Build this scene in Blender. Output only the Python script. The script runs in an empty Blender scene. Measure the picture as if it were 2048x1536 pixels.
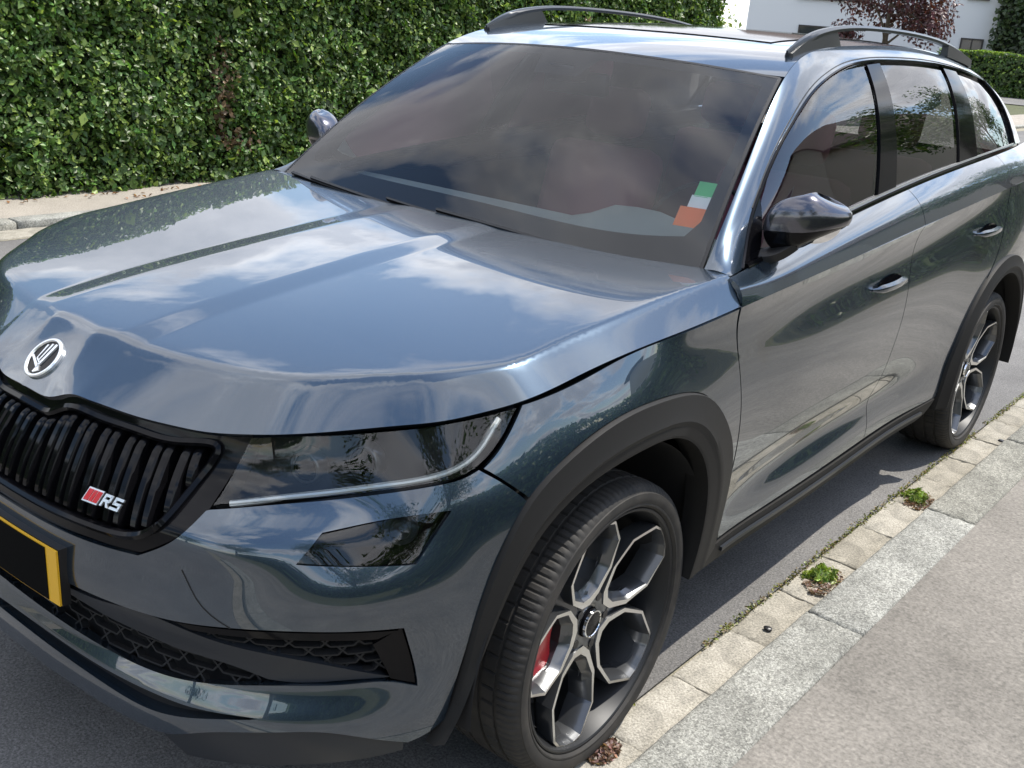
import bpy, bmesh, math, random
import numpy as np
from mathutils import Vector, Matrix
from mathutils.geometry import delaunay_2d_cdt

random.seed(7); rng = np.random.default_rng(7)
sc = bpy.context.scene
COL = sc.collection
rad = math.radians

# ------------------------------------------------------------------ camera
CAM_POS = (1.92918, -1.69673, 1.61659); AZ, EL, ROLL = -0.66152, -0.33928, 0.07826
_f = Vector((math.sin(AZ)*math.cos(EL), math.cos(AZ)*math.cos(EL), math.sin(EL)))
_r = _f.cross(Vector((0, 0, 1))).normalized(); _u = _r.cross(_f)
_r2 = _r*math.cos(ROLL)+_u*math.sin(ROLL); _u2 = _u*math.cos(ROLL)-_r*math.sin(ROLL)
cam = bpy.data.cameras.new('camera'); camo = bpy.data.objects.new('camera', cam); COL.objects.link(camo)
_m = Matrix((_r2, _u2, -_f)).transposed().to_4x4(); _m.translation = CAM_POS
camo.matrix_world = _m
cam.sensor_width = 36; cam.lens = 2044.55*36/2048
cam.shift_x = -(1029.5-1024)/2048; cam.shift_y = -(768-760.35)/2048
cam.clip_start = .05; cam.clip_end = 3000
sc.camera = camo

# ------------------------------------------------------------------ sky, sun, exposure
SUN = Vector((.25, .45, 1.0)).normalized()
SUN_EL = math.asin(SUN.z); SUN_AZ = math.atan2(SUN.x, SUN.y)
world = bpy.data.worlds.new('World'); sc.world = world; world.use_nodes = True
nt = world.node_tree; N = nt.nodes; L = nt.links; N.clear()
out = N.new('ShaderNodeOutputWorld'); bg = N.new('ShaderNodeBackground'); L.new(bg.outputs[0], out.inputs[0])
sky = N.new('ShaderNodeTexSky'); sky.sky_type = 'NISHITA'; sky.sun_disc = False
sky.sun_elevation = SUN_EL; sky.sun_rotation = SUN_AZ
sky.altitude = 300; sky.air_density = 1.25; sky.dust_density = .6; sky.ozone_density = 1.5
tc = N.new('ShaderNodeTexCoord'); sep = N.new('ShaderNodeSeparateXYZ'); L.new(tc.outputs['Generated'], sep.inputs[0])
def wm(op, a, b=None):
    n = N.new('ShaderNodeMath'); n.operation = op
    for i, v in enumerate((a, b)):
        if v is None: continue
        if isinstance(v, (int, float)): n.inputs[i].default_value = v
        else: L.new(v, n.inputs[i])
    return n.outputs[0]
zz = wm('ADD', wm('MAXIMUM', sep.outputs[2], 0.0), .12)
cx_ = wm('DIVIDE', sep.outputs[0], zz); cy_ = wm('DIVIDE', sep.outputs[1], zz)
cmb = N.new('ShaderNodeCombineXYZ'); L.new(cx_, cmb.inputs[0]); L.new(cy_, cmb.inputs[1])
cmb.inputs[2].default_value = 3.7
def wnoise(scale, detail, rough, dist=0.0, off=(0, 0, 0)):
    mp = N.new('ShaderNodeMapping'); mp.inputs['Location'].default_value = off
    L.new(cmb.outputs[0], mp.inputs[0])
    n = N.new('ShaderNodeTexNoise'); n.inputs['Scale'].default_value = scale; n.inputs['Detail'].default_value = detail
    n.inputs['Roughness'].default_value = rough; n.inputs['Distortion'].default_value = dist
    L.new(mp.outputs[0], n.inputs['Vector']); return n.outputs[0]
def wramp(v, stops):
    r = N.new('ShaderNodeValToRGB'); e = r.color_ramp.elements
    while len(e) < len(stops): e.new(.5)
    for el_, (p, c) in zip(e, stops): el_.position = p; el_.color = (*c, 1)
    L.new(v, r.inputs[0]); return r.outputs[0]
n1 = wnoise(1.15, 9, .56, .25, (9.9, 4.8, .4))
n2 = wnoise(2.6, 7, .6, .2, (17.7, 9.8, 2.7))
mask = wramp(n1, [(.46, (0, 0, 0)), (.55, (1, 1, 1))])
dens = wm('ADD', wm('MULTIPLY', n1, .75), wm('MULTIPLY', n2, .25))
shade = wramp(dens, [(.43, (13.5, 13.4, 13.3)), (.49, (10., 10., 10.1)), (.54, (5.8, 5.9, 6.3)), (.64, (4.2, 4.35, 4.8))])
mix = N.new('ShaderNodeMixRGB'); L.new(mask, mix.inputs[0]); L.new(sky.outputs[0], mix.inputs[1]); L.new(shade, mix.inputs[2])
L.new(mix.outputs[0], bg.inputs[0]); bg.inputs[1].default_value = .15
sl = bpy.data.lights.new('sun', 'SUN'); slo = bpy.data.objects.new('sun', sl); COL.objects.link(slo)
sl.energy = 3.5; sl.angle = rad(.53); sl.color = (1.0, .94, .84)
slo.rotation_euler = SUN.to_track_quat('Z', 'Y').to_euler(); slo.location = (3, 6, 12)
vs = sc.view_settings; vs.view_transform = 'Standard'; vs.look = 'None'; vs.gamma = 1.0; vs.use_curve_mapping = False
vs.exposure = 0.85
sc.render.film_transparent = False
sc.cycles.max_bounces = 10; sc.cycles.transparent_max_bounces = 16; sc.cycles.glossy_bounces = 5

# ------------------------------------------------------------------ materials
def mat(name, col, rough=.6, metal=0.0, coat=0.0, coat_rough=.03, spec=.5, ior=1.45, emit=None):
    m = bpy.data.materials.new(name); m.use_nodes = True
    b = m.node_tree.nodes['Principled BSDF']
    b.inputs['Base Color'].default_value = (*col, 1); b.inputs['Roughness'].default_value = rough
    b.inputs['Metallic'].default_value = metal; b.inputs['Coat Weight'].default_value = coat
    b.inputs['Coat Roughness'].default_value = coat_rough; b.inputs['Specular IOR Level'].default_value = spec
    b.inputs['IOR'].default_value = ior
    return m
def nodes(m): return m.node_tree.nodes, m.node_tree.links, m.node_tree.nodes['Principled BSDF']
def mnoise(m, scale, detail=6, rough=.6, coord='Object', stretch=None):
    n, l, b = nodes(m)
    t = n.new('ShaderNodeTexCoord'); x = n.new('ShaderNodeTexNoise')
    x.inputs['Scale'].default_value = scale; x.inputs['Detail'].default_value = detail; x.inputs['Roughness'].default_value = rough
    src = t.outputs[coord]
    if stretch:
        mp = n.new('ShaderNodeMapping'); mp.inputs['Scale'].default_value = stretch; l.new(src, mp.inputs[0]); src = mp.outputs[0]
    l.new(src, x.inputs['Vector']); return x
def mramp(m, v, stops):
    n, l, b = nodes(m)
    r = n.new('ShaderNodeValToRGB'); e = r.color_ramp.elements
    while len(e) < len(stops): e.new(.5)
    for el_, (p, c) in zip(e, stops): el_.position = p; el_.color = (*c, 1)
    l.new(v, r.inputs[0]); return r
def mmix(m, mode, fac, a, b_):
    n, l, b = nodes(m)
    x = n.new('ShaderNodeMixRGB'); x.blend_type = mode
    for i, v in enumerate((fac, a, b_)):
        if isinstance(v, (int, float)): x.inputs[i].default_value = v
        elif isinstance(v, tuple): x.inputs[i].default_value = (*v, 1)
        else: l.new(v, x.inputs[i])
    return x.outputs[0]
def mbump(m, h, strength=.3, dist=.01):
    n, l, b = nodes(m)
    x = n.new('ShaderNodeBump'); x.inputs['Strength'].default_value = strength; x.inputs['Distance'].default_value = dist
    l.new(h, x.inputs['Height']); l.new(x.outputs[0], b.inputs['Normal'])
def thin_glass(name, tint, ior=1.6, refl=1.0):
    m = bpy.data.materials.new(name); m.use_nodes = True
    n, l = m.node_tree.nodes, m.node_tree.links; n.clear()
    o = n.new('ShaderNodeOutputMaterial'); mx = n.new('ShaderNodeMixShader')
    tr = n.new('ShaderNodeBsdfTransparent'); tr.inputs[0].default_value = (*tint, 1)
    gl = n.new('ShaderNodeBsdfGlossy'); gl.inputs['Roughness'].default_value = .0; gl.inputs[0].default_value = (refl, refl, refl, 1)
    fr = n.new('ShaderNodeFresnel'); fr.inputs[0].default_value = ior
    l.new(fr.outputs[0], mx.inputs[0]); l.new(tr.outputs[0], mx.inputs[1]); l.new(gl.outputs[0], mx.inputs[2]); l.new(mx.outputs[0], o.inputs[0])
    return m

M = {}
# car paint: dark blue-green grey metallic under clear coat, fine flake and a little road dust
m = M['paint'] = mat('car_paint', (.045, .064, .078), .26, .75, 1.0, .02, .5)
n, l, b = nodes(m)
fl = mnoise(m, 2600, 2, .5)
c0 = mramp(m, fl.outputs[0], [(.30, (.022, .036, .054)), (.72, (.046, .073, .107))])
l.new(c0.outputs[0], b.inputs['Base Color'])
du = mnoise(m, 7, 7, .7); dr = mramp(m, du.outputs[0], [(.45, (.004,)*3), (.8, (.03,)*3)])
l.new(dr.outputs[0], b.inputs['Coat Roughness'])
b.inputs['Coat IOR'].default_value = 1.8
M['gloss_black'] = mat('gloss_black', (.004, .004, .005), .07, 0, 0, .03, .20)
M['satin_black'] = mat('satin_black', (.012, .012, .013), .38)
M['matte_black'] = mat('matte_black', (.010, .010, .011), .75)
M['rubber_seal'] = mat('rubber_seal', (.008, .008, .009), .5)
m = M['cladding'] = mat('grained_plastic', (.014, .0134, .0130), .58, spec=.28)
x = mnoise(m, 1400, 3, .6); mbump(m, x.outputs[0], .25, .0006)
M['skirt'] = mat('skirt_plastic', (.018, .021, .026), .33)
M['chrome'] = mat('chrome', (.82, .83, .84), .06, 1.0)
M['silver'] = mat('machined_silver', (.80, .79, .77), .32, 1.0)
M['wheel_grey'] = mat('wheel_grey', (.105, .110, .118), .28, .75, .6, .06)
M['wheel_dark'] = mat('wheel_barrel', (.028, .029, .031), .45, .5)
m = M['tyre'] = mat('tyre_rubber', (.022, .021, .020), .72)
x = mnoise(m, 18, 6, .65); r_ = mramp(m, x.outputs[0], [(.35, (.018, .0175, .017)), (.75, (.040, .036, .032))]); nodes(m)[1].new(r_.outputs[0], nodes(m)[2].inputs['Base Color'])
M['disc'] = mat('brake_disc', (.30, .29, .28), .35, .9)
M['bright'] = mat('bright_metal', (.85, .86, .86), .28, .85)
M['red'] = mat('red_enamel', (.42, .012, .016), .3, 0, .5)
M['yellow'] = mat('plate_yellow', (.72, .40, .02), .35)
M['plate_black'] = mat('plate_black', (.003, .003, .003), .9, spec=.1)
M['mirror_cap'] = mat('mirror_cap_sky_tone', (.085, .085, .105), .22, .8, .9, .03)  # gloss black cap greyed: the sky's reflection is put into its colour
M['rail'] = mat('rail_satin', (.055, .058, .062), .30, .5)
M['frit'] = mat('glass_border_print', (.006, .007, .010), .4)
M['glass'] = thin_glass('window_glass', (.72, .75, .75), 1.75)
M['tint_glass'] = thin_glass('privacy_glass', (.38, .40, .40), 1.9)
M['screen_glass'] = thin_glass('windscreen_glass', (.86, .89, .90), 1.52)
M['lens'] = thin_glass('lamp_lens', (.86, .88, .88), 1.58)
M['mirror'] = mat('mirror_glass', (.8, .8, .8), .02, 1.0)
m = M['lamp_white'] = mat('lamp_diffuser', (.86, .87, .84), .25, .35, .8)
m = M['interior'] = mat('interior_trim', (.020, .020, .022), .62)
m = M['dash'] = mat('dashboard_plastic_glare', (.27, .31, .30), .6)  # paler than the plastic: veiling glare of the windscreen put into the colour
m = M['seat'] = mat('seat_fabric', (.22, .075, .11), .8)
M['seat_red'] = mat('seat_trim', (.16, .02, .03), .7)
M['headliner'] = mat('headliner_fabric', (.35, .34, .34), .9)
M['green'] = mat('sticker_green', (.10, .50, .20), .5); M['orange'] = mat('sticker_orange', (.75, .19, .05), .5); M['white'] = mat('sticker_white', (.75, .76, .74), .5)

# ------------------------------------------------------------------ object helpers
def tag(o, label=None, cat=None, group=None, kind=None):
    if label: o['label'] = label
    if cat: o['category'] = cat
    if group: o['group'] = group
    if kind: o['kind'] = kind
    return o
def link(o, parent=None):
    COL.objects.link(o)
    if parent is not None:
        o.parent = parent
        o.matrix_parent_inverse = WORLD.get(parent.name, Matrix()).inverted()
    return o
WORLD = {}
def empty(name, loc, rz=0.0, parent=None):
    o = bpy.data.objects.new(name, None); o.empty_display_size = .2
    o.location = loc; o.rotation_euler = (0, 0, rz); link(o, parent)
    WORLD[o.name] = Matrix.Translation(loc) @ Matrix.Rotation(rz, 4, 'Z')
    return o
def mesh(name, V, F, mt, normals=None, smooth=True, mats=None, fm=None):
    me = bpy.data.meshes.new(name)
    V = np.asarray(V, float)
    me.from_pydata(V.tolist(), [], [tuple(int(i) for i in f) for f in F])
    for q in (mats or [mt]): me.materials.append(q if not isinstance(q, str) else M[q])
    if fm is not None: me.polygons.foreach_set('material_index', np.asarray(fm, np.int32))
    me.polygons.foreach_set('use_smooth', [smooth]*len(me.polygons))
    me.update()
    if normals is not None:
        nn = np.asarray(normals, float); nn /= np.maximum(np.linalg.norm(nn, axis=1), 1e-9)[:, None]
        me.normals_split_custom_set_from_vertices(nn.tolist())
    return me
def ob(name, me, parent=None):
    return link(bpy.data.objects.new(name, me), parent)
def cat_parts(parts):
    V, F, NN, off = [], [], [], 0
    for p in parts:
        V.append(p[0]); F += [tuple(i+off for i in f) for f in p[1]]; NN.append(p[2]); off += len(p[0])
    return np.concatenate(V), F, np.concatenate(NN)
def mirrored(p):
    s = np.array([-1, 1, 1.]); return p[0]*s, [tuple(reversed(f)) for f in p[1]], p[2]*s
def flatn(V, F):
    """per-face split so that a plain part can be joined with custom normals"""
    V = np.asarray(V, float); VV, FF, NN = [], [], []
    for f in F:
        P_ = V[list(f)]; nn = np.zeros(3)
        for i in range(len(f)): nn += np.cross(P_[i], P_[(i+1) % len(f)])
        nn /= max(np.linalg.norm(nn), 1e-12); k = len(VV)
        VV += list(P_); NN += [nn]*len(f); FF.append(tuple(range(k, k+len(f))))
    return np.array(VV), FF, np.array(NN)
def box_vf(c, s, rot=None, bev=0.0):
    bm = bmesh.new(); bmesh.ops.create_cube(bm, size=1.0)
    for v in bm.verts: v.co = Vector((v.co.x*s[0], v.co.y*s[1], v.co.z*s[2]))
    if bev: bmesh.ops.bevel(bm, geom=list(bm.edges), offset=bev, segments=2, affect='EDGES', profile=.5)
    R = rot or Matrix()
    V = [tuple((R @ v.co)+Vector(c)) for v in bm.verts]; bm.verts.index_update()
    F = [tuple(v.index for v in f.verts) for f in bm.faces]; bm.free(); return V, F
def join_vf(lst):
    V, F = [], []
    for v, f in lst:
        k = len(V); V += list(map(tuple, v)); F += [tuple(i+k for i in q) for q in f]
    return V, F
def sweep_vf(path, prof, up=None, closed=False, caps=True):
    """prof: list of (a,b) offsets along side / up axes at every path point (or one list per point)"""
    P_ = np.asarray(path, float); n = len(P_)
    T = np.gradient(P_, axis=0) if not closed else np.roll(P_, -1, 0)-np.roll(P_, 1, 0)
    T /= np.linalg.norm(T, axis=1)[:, None]
    U = np.asarray(up if up is not None else (0, 0, 1), float)
    if U.ndim == 1: U = np.repeat(U[None], n, 0)
    S_ = np.cross(T, U); S_ /= np.linalg.norm(S_, axis=1)[:, None]; U = np.cross(S_, T)
    V, F = [], []; per = isinstance(prof[0][0], (list, tuple))
    k = len(prof[0]) if per else len(prof)
    for i in range(n):
        for a, b_ in (prof[i] if per else prof): V.append(P_[i]+S_[i]*a+U[i]*b_)
    for i in range(n if closed else n-1):
        j = (i+1) % n
        for q in range(k): F.append((i*k+q, i*k+(q+1) % k, j*k+(q+1) % k, j*k+q))
    if caps and not closed:
        F.append(tuple(range(k))[::-1]); F.append(tuple((n-1)*k+q for q in range(k)))
    return V, F
def circ(r, k=8, sx=1.0, sy=1.0): return [(r*sx*math.cos(2*math.pi*i/k), r*sy*math.sin(2*math.pi*i/k)) for i in range(k)]
def lathe_vf(prof, seg, axis='x', caps=False):
    V, F = [], []; k = len(prof)
    for i in range(seg):
        a = 2*math.pi*i/seg
        for (d, r) in prof: V.append((d, r*math.cos(a), r*math.sin(a)))
    for i in range(seg):
        j = (i+1) % seg
        for q in range(k-1): F.append((i*k+q, i*k+q+1, j*k+q+1, j*k+q))
    return V, F
def fixn(V, F):
    bm = bmesh.new(); vs_ = [bm.verts.new(v) for v in V]
    for f in F:
        try: bm.faces.new([vs_[i] for i in f])
        except ValueError: pass
    bmesh.ops.recalc_face_normals(bm, faces=list(bm.faces)); bm.verts.index_update()
    r = [tuple(v.co) for v in bm.verts], [tuple(v.index for v in f.verts) for f in bm.faces]; bm.free(); return r
def sharp(o, ang=35):
    me = o.data
    bm = bmesh.new(); bm.from_mesh(me)
    for e in bm.edges:
        if len(e.link_faces) == 2 and e.calc_face_angle(0) > rad(ang): e.smooth = False
    bm.to_mesh(me); bm.free(); return o
def solid(name, VF, mt, parent=None, ang=35, fix=True):
    V, F = fixn(*VF) if fix else VF
    return sharp(ob(name, mesh(name, V, F, mt), parent), ang)
# ------------------------------------------------------------------ body surfaces (half car, x = its left)
def _basis(t,x):
    t=np.asarray(t,float); x=np.atleast_1d(np.asarray(x,float)); n=len(t); h=np.diff(t)
    A=np.eye(n); D=np.zeros((n,n))
    for i in range(1,n-1):
        A[i,i-1:i+2]=[h[i-1],2*(h[i-1]+h[i]),h[i]]
        D[i,i-1:i+2]=[6/h[i-1],-6/h[i-1]-6/h[i],6/h[i]]
    K=np.linalg.solve(A,D)
    i=np.clip(np.searchsorted(t,x)-1,0,n-2)
    xc=np.clip(x,t[0],t[-1]); hh=h[i]
    a=(t[i+1]-xc)/hh; b=1-a
    W=np.zeros((len(x),n)); r=np.arange(len(x))
    W[r,i]+=a; W[r,i+1]+=b
    W+=((a**3-a)*hh**2/6)[:,None]*K[i]+((b**3-b)*hh**2/6)[:,None]*K[i+1]
    ex=x-xc                                  # linear beyond the ends
    if np.any(ex!=0):
        lo=ex<0; hi=ex>0
        def der(k,end):
            d=np.zeros(n); j=0 if not end else n-2
            d[j]-=1/h[j]; d[j+1]+=1/h[j]
            d+=(-h[j]/3*K[j]-h[j]/6*K[j+1]) if not end else (h[j]/6*K[j]+h[j]/3*K[j+1])
            return d
        W[lo]+=ex[lo][:,None]*der(0,False); W[hi]+=ex[hi][:,None]*der(0,True)
    return W
def spl(t,v,x):
    return _basis(t,x)@np.asarray(v,float)
# ---- crease (shoulder line) of the body side : y -> x,z
CR_Y=[-.45,-.29,-.12,0,.25,.45,1.1,2.0,2.87,3.3,3.48]
CR_X=[.760,.851,.872,.882,.898,.906,.906,.906,.905,.87,.82]
CR_Z=[.915,.945,.972,.987,1.004,1.018,1.051,1.101,1.148,1.17,1.175]
def crx(y): return spl(CR_Y,CR_X,y)
def crz(y): return spl(CR_Y,CR_Z,y)
BE_Y=[.2,.45,.60,.80,1.25,1.87,3.0,3.48]
BE_X=[.874,.862,.843,.834,.827,.823,.80,.75]
BE_Z=[1.076,1.082,1.087,1.106,1.150,1.204,1.265,1.280]
def bex(y): return spl(BE_Y,BE_X,y)
def bez(y): return spl(BE_Y,BE_Z,y)
SQ=[0,.05,.12,.22,.35,.5,.65,.74,.80,.87,1.0]
SY=[-.45,-.29,0,.25,.5,.9,1.5,1.95,2.25,2.6,3.0,3.25,3.46]
SX=[[.760,.785,.815,.842,.860,.868,.870,.870,.870,.870,.862],
    [.851,.866,.884,.902,.911,.912,.910,.908,.908,.905,.895],
    [.882,.901,.921,.936,.940,.939,.937,.935,.932,.930,.92],
    [.898,.897,.904,.918,.931,.934,.930,.926,.922,.916,.90],
    [.906,.898,.896,.904,.911,.908,.897,.888,.887,.885,.872],
    [.906,.893,.889,.898,.904,.895,.873,.857,.872,.877,.862],
    [.906,.893,.889,.898,.904,.895,.873,.857,.872,.877,.862],
    [.906,.894,.891,.901,.908,.902,.884,.872,.879,.881,.866],
    [.906,.899,.899,.907,.915,.916,.911,.906,.906,.904,.888],
    [.906,.906,.911,.920,.930,.935,.935,.934,.932,.928,.91],
    [.903,.904,.910,.921,.932,.937,.937,.935,.932,.928,.91],
    [.880,.882,.888,.898,.906,.910,.910,.908,.904,.898,.88],
    [.830,.835,.842,.850,.855,.858,.858,.855,.850,.842,.82]]
ZS=.25
def side(y,z):
    y=np.atleast_1d(np.asarray(y,float)); z=np.atleast_1d(np.asarray(z,float))
    zc=crz(y); q=(zc-z)/(zc-ZS)
    x=np.einsum('ij,ij->i',_basis(SY,y)@np.array(SX),_basis(SQ,q))
    return np.stack([x,y,z],1)
def shoulder(y,t):           # t=0 belt .. 1 crease
    y=np.atleast_1d(np.asarray(y,float)); t=np.atleast_1d(np.asarray(t,float))
    x0,z0,x1,z1=bex(y),bez(y),crx(y),crz(y)
    x=x0+(x1-x0)*t+.012*np.sin(np.pi*t); z=z0+(z1-z0)*t+.008*np.sin(np.pi*t)
    return np.stack([x,y,z],1)
# ---- front end : u (0 centre .. 8 side), z
BZ=[.20,.29,.34,.39,.46,.53,.66,.72,.78,.90]
BXY=[[(0,-.870),(.165,-.865),(.33,-.848),(.48,-.815),(.62,-.757),(.735,-.675),(.82,-.573)],
     [(0,-.890),(.165,-.885),(.33,-.868),(.488,-.833),(.63,-.775),(.745,-.69),(.822,-.583)],
     [(0,-.897),(.165,-.892),(.33,-.875),(.492,-.84),(.635,-.782),(.75,-.697),(.825,-.588)],
     [(0,-.897),(.165,-.892),(.33,-.875),(.49,-.84),(.632,-.783),(.747,-.698),(.822,-.59)],
     [(0,-.872),(.16,-.867),(.32,-.851),(.475,-.817),(.615,-.763),(.733,-.680),(.810,-.578)],
     [(0,-.886),(.16,-.881),(.32,-.864),(.475,-.829),(.615,-.773),(.73,-.686),(.806,-.581)],
     [(0,-.885),(.16,-.880),(.317,-.863),(.473,-.827),(.612,-.770),(.726,-.681),(.802,-.577)],
     [(0,-.862),(.157,-.856),(.309,-.838),(.461,-.801),(.594,-.743),(.70,-.655),(.778,-.556)],
     [(0,-.842),(.15,-.835),(.30,-.817),(.45,-.779),(.579,-.720),(.679,-.633),(.757,-.536)],
     [(0,-.79),(.14,-.782),(.28,-.757),(.42,-.72),(.545,-.672),(.635,-.60),(.705,-.515)]]
def _lerp(r0,r1,ts): return [(p[0]+(q[0]-p[0])*t,p[1]+(q[1]-p[1])*t) for p,q,t in zip(r0,r1,ts)]
_i=BZ.index(.66); _r0,_r1=BXY[_i],BXY[_i+2]
BXY[_i+1:_i+2]=[_lerp(_r0,_r1,(.03,.03,.03,.03,.06,.30,.42)),_lerp(_r0,_r1,(.16,.16,.16,.16,.22,.46,.60))]   # fold below the lamps
BZ[_i+1:_i+2]=[.716,.737]
_bt=[]
for _z,_r in zip(BZ,BXY):
    _a=side(-.43,_z)[0]; _b=side(-.29,_z)[0]
    _bt.append([*_r,(_a[0],_a[1]),(_b[0],_b[1])])
BT=np.array(_bt)            # rows z, cols 9, xy
def front(u,z):
    u=np.atleast_1d(np.asarray(u,float)); z=np.atleast_1d(np.asarray(z,float))
    Wu=_basis(np.arange(9),u); Wz=_basis(BZ,z)
    xy=np.einsum('ni,nj,ijk->nk',Wz,Wu,BT)
    return np.concatenate([xy,z[:,None]],1)
# ---- bonnet : plan outline (half) and height field
HO=[(0,-.806,.857,.125),(.03,-.8058,.857,.125),(.085,-.8045,.8552,.122),(.103,-.802,.858,.120),(.125,-.796,.869,.115),(.148,-.789,.8795,.112),(.19,-.7834,.8812,.11),(.226,-.778,.8805,.11),(.33,-.7576,.8785,.105),(.42,-.7314,.8795,.10),(.4755,-.7121,.8815,.095),(.524,-.689,.887,.09),(.595,-.6405,.8955,.08),(.67,-.5564,.9035,.068),(.731,-.481,.912,.064),(.772,-.434,.919,.062),(.8157,-.3614,.931,.056),(.8506,-.2948,.947,.058),
    (.872,-.12,.972,.062),(.882,0,.987,.064),(.898,.25,1.004,.062),(.906,.455,1.018,.046)]
_ho=np.array(HO); _hs=np.concatenate([[0],np.cumsum(np.hypot(*np.diff(_ho[:,:2],axis=0).T))])
_hss=np.linspace(0,_hs[-1],400)
HOD=np.stack([spl(_hs,_ho[:,k],_hss) for k in range(4)],1)     # dense outline: x, y, z, width of the rolled edge
def htop(x,y):
    x=np.abs(x)
    tz=spl([-.8,-.5,-.2,.1,.4,.6],[.952,1.003,1.037,1.065,1.087,1.099],y)
    k=.0045; sp=lambda v: k*np.logaddexp(0,v/k); b=.0045*(1-np.clip((sp(x-.130)-sp(x-.205))/.075,0,1))
    return tz-.0045-np.interp(y,[-.8,-.4,0,.45],[.040,.036,.019,.002])*x*x+b
_drop=htop(HOD[:,0],HOD[:,1])-HOD[:,2]
_wd=HOD[:,3]
_sa=HOD[:-1,:2]; _sd=HOD[1:,:2]-HOD[:-1,:2]; _sl=(_sd**2).sum(1)
def hood(x,y):
    x=np.atleast_1d(np.asarray(x,float)); y=np.atleast_1d(np.asarray(y,float)); ax=np.abs(x)
    z=htop(ax,y); ee=.11
    for k in range(0,len(x),2000):
        s=slice(k,k+2000)
        px=ax[s,None]-_sa[None,:,0]; py=y[s,None]-_sa[None,:,1]
        t=np.clip((px*_sd[:,0]+py*_sd[:,1])/_sl,0,1)
        d=np.hypot(px-t*_sd[:,0],py-t*_sd[:,1]); m=d.min(1)
        w=np.exp(-(d-m[:,None])/.018); w/=w.sum(1)[:,None]
        D=w@((_drop[1:]+_drop[:-1])/2); Wd=w@((_wd[1:]+_wd[:-1])/2)
        q=1-m/Wd
        z[s]-=D*(q+np.sqrt(q*q+ee*ee))/(1+np.sqrt(1+ee*ee))
    return np.stack([x,y,z],1)
# ---- greenhouse side : y, t (0 belt .. 1 roof rail / windscreen edge)
U_Y=[.464,.76,1.065,1.25,1.6,2.2,2.7,3.0,3.25]
U_X=[.789,.717,.640,.606,.590,.585,.578,.570,.56]
U_Z=[1.078,1.306,1.516,1.578,1.612,1.622,1.592,1.555,1.515]
def ux(y): return spl(U_Y,U_X,y)
def uz(y): return spl(U_Y,U_Z,y)
def green(y,t):
    y=np.atleast_1d(np.asarray(y,float)); t=np.atleast_1d(np.asarray(t,float))
    x0,z0,x1,z1=bex(y),bez(y),ux(y),uz(y)
    h=np.hypot(x1-x0,z1-z0); nx=(z1-z0)/h; nz=-(x1-x0)/h
    b=.085*h*4*t*(1-t)*(.75+.5*t)+.10*np.minimum(h,.3)*np.clip((t-.75)/.25,0,1)**2*(1-t)*2
    return np.stack([x0+(x1-x0)*t+nx*b, y, z0+(z1-z0)*t+nz*b],1)
def wscreen(s,t):
    s=np.atleast_1d(np.asarray(s,float)); t=np.atleast_1d(np.asarray(t,float))
    e=1-s*s
    xb,yb,zb=.789*s,.464-.055*e,1.078-.012*e
    xt,yt,zt=.640*s,1.065-.105*e,1.516+.030*e
    k=4*t*(1-t)
    return np.stack([xb+(xt-xb)*t, yb+(yt-yb)*t-.012*k, zb+(zt-zb)*t+.022*k],1)
def roofc(y): return spl([.96,1.15,1.35,1.6,2.2,2.7,3.0,3.3],[1.546,1.585,1.609,1.629,1.640,1.614,1.578,1.53],y)
def roof(s,y):
    s=np.atleast_1d(np.asarray(s,float)); y=np.atleast_1d(np.asarray(y,float))
    x=ux(y)*s; e=1-np.abs(s)**2.2
    return np.stack([x,y,uz(y)+(roofc(y)-uz(y))*e],1)
# ------------------------------------------------------------------ panels cut out of the body surfaces
def dense(pts, step, sc_, closed=True):
    """smooth curves between corners; a point written (u, v, 1) is a corner"""
    P_ = [(p[0], p[1]) for p in pts]; S_ = [len(p) > 2 for p in pts]; n = len(P_)
    idx = [i for i in range(n) if S_[i]]
    if closed:
        if not idx: idx = [0]
        order = idx[0]; P_ = P_[order:]+P_[:order]+[P_[order]]; S_ = S_[order:]+S_[:order]+[True]
    else: S_[0] = S_[-1] = True
    res = []; st = 0
    for i in range(1, len(P_)):
        if S_[i]:
            seg = np.array(P_[st:i+1], float); st = i
            d = np.hypot(*((np.diff(seg, axis=0)*sc_).T)); t = np.concatenate([[0], np.cumsum(d)])
            m_ = max(1, int(math.ceil(t[-1]/step))); ts = np.linspace(0, t[-1], m_+1)
            q = np.stack([np.interp(ts, t, seg[:, k]) for k in (0, 1)], 1) if len(seg) < 3 else np.stack([spl(t, seg[:, k], ts) for k in (0, 1)], 1)
            res.append(q[:-1])
    res = np.concatenate(res)
    if not closed: res = np.concatenate([res, [P_[-1]]])
    return res
def inside(poly, pts):
    x, y = pts[:, 0], pts[:, 1]; r = np.zeros(len(pts), bool); n = len(poly)
    for i in range(n):
        x0, y0 = poly[i]; x1, y1 = poly[(i+1) % n]
        c = (y0 > y) != (y1 > y)
        if y1 != y0: r ^= c & (x < (x1-x0)*(y-y0)/(y1-y0)+x0)
    return r
def inset_loop(lp, d):
    T = np.roll(lp, -1, 0)-np.roll(lp, 1, 0); T /= np.maximum(np.linalg.norm(T, axis=1), 1e-9)[:, None]
    a = np.sum(lp[:, 0]*np.roll(lp[:, 1], -1)-np.roll(lp[:, 0], -1)*lp[:, 1])
    n_ = np.stack([-T[:, 1], T[:, 0]], 1)*(1 if a > 0 else -1)
    return lp+n_*d
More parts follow.
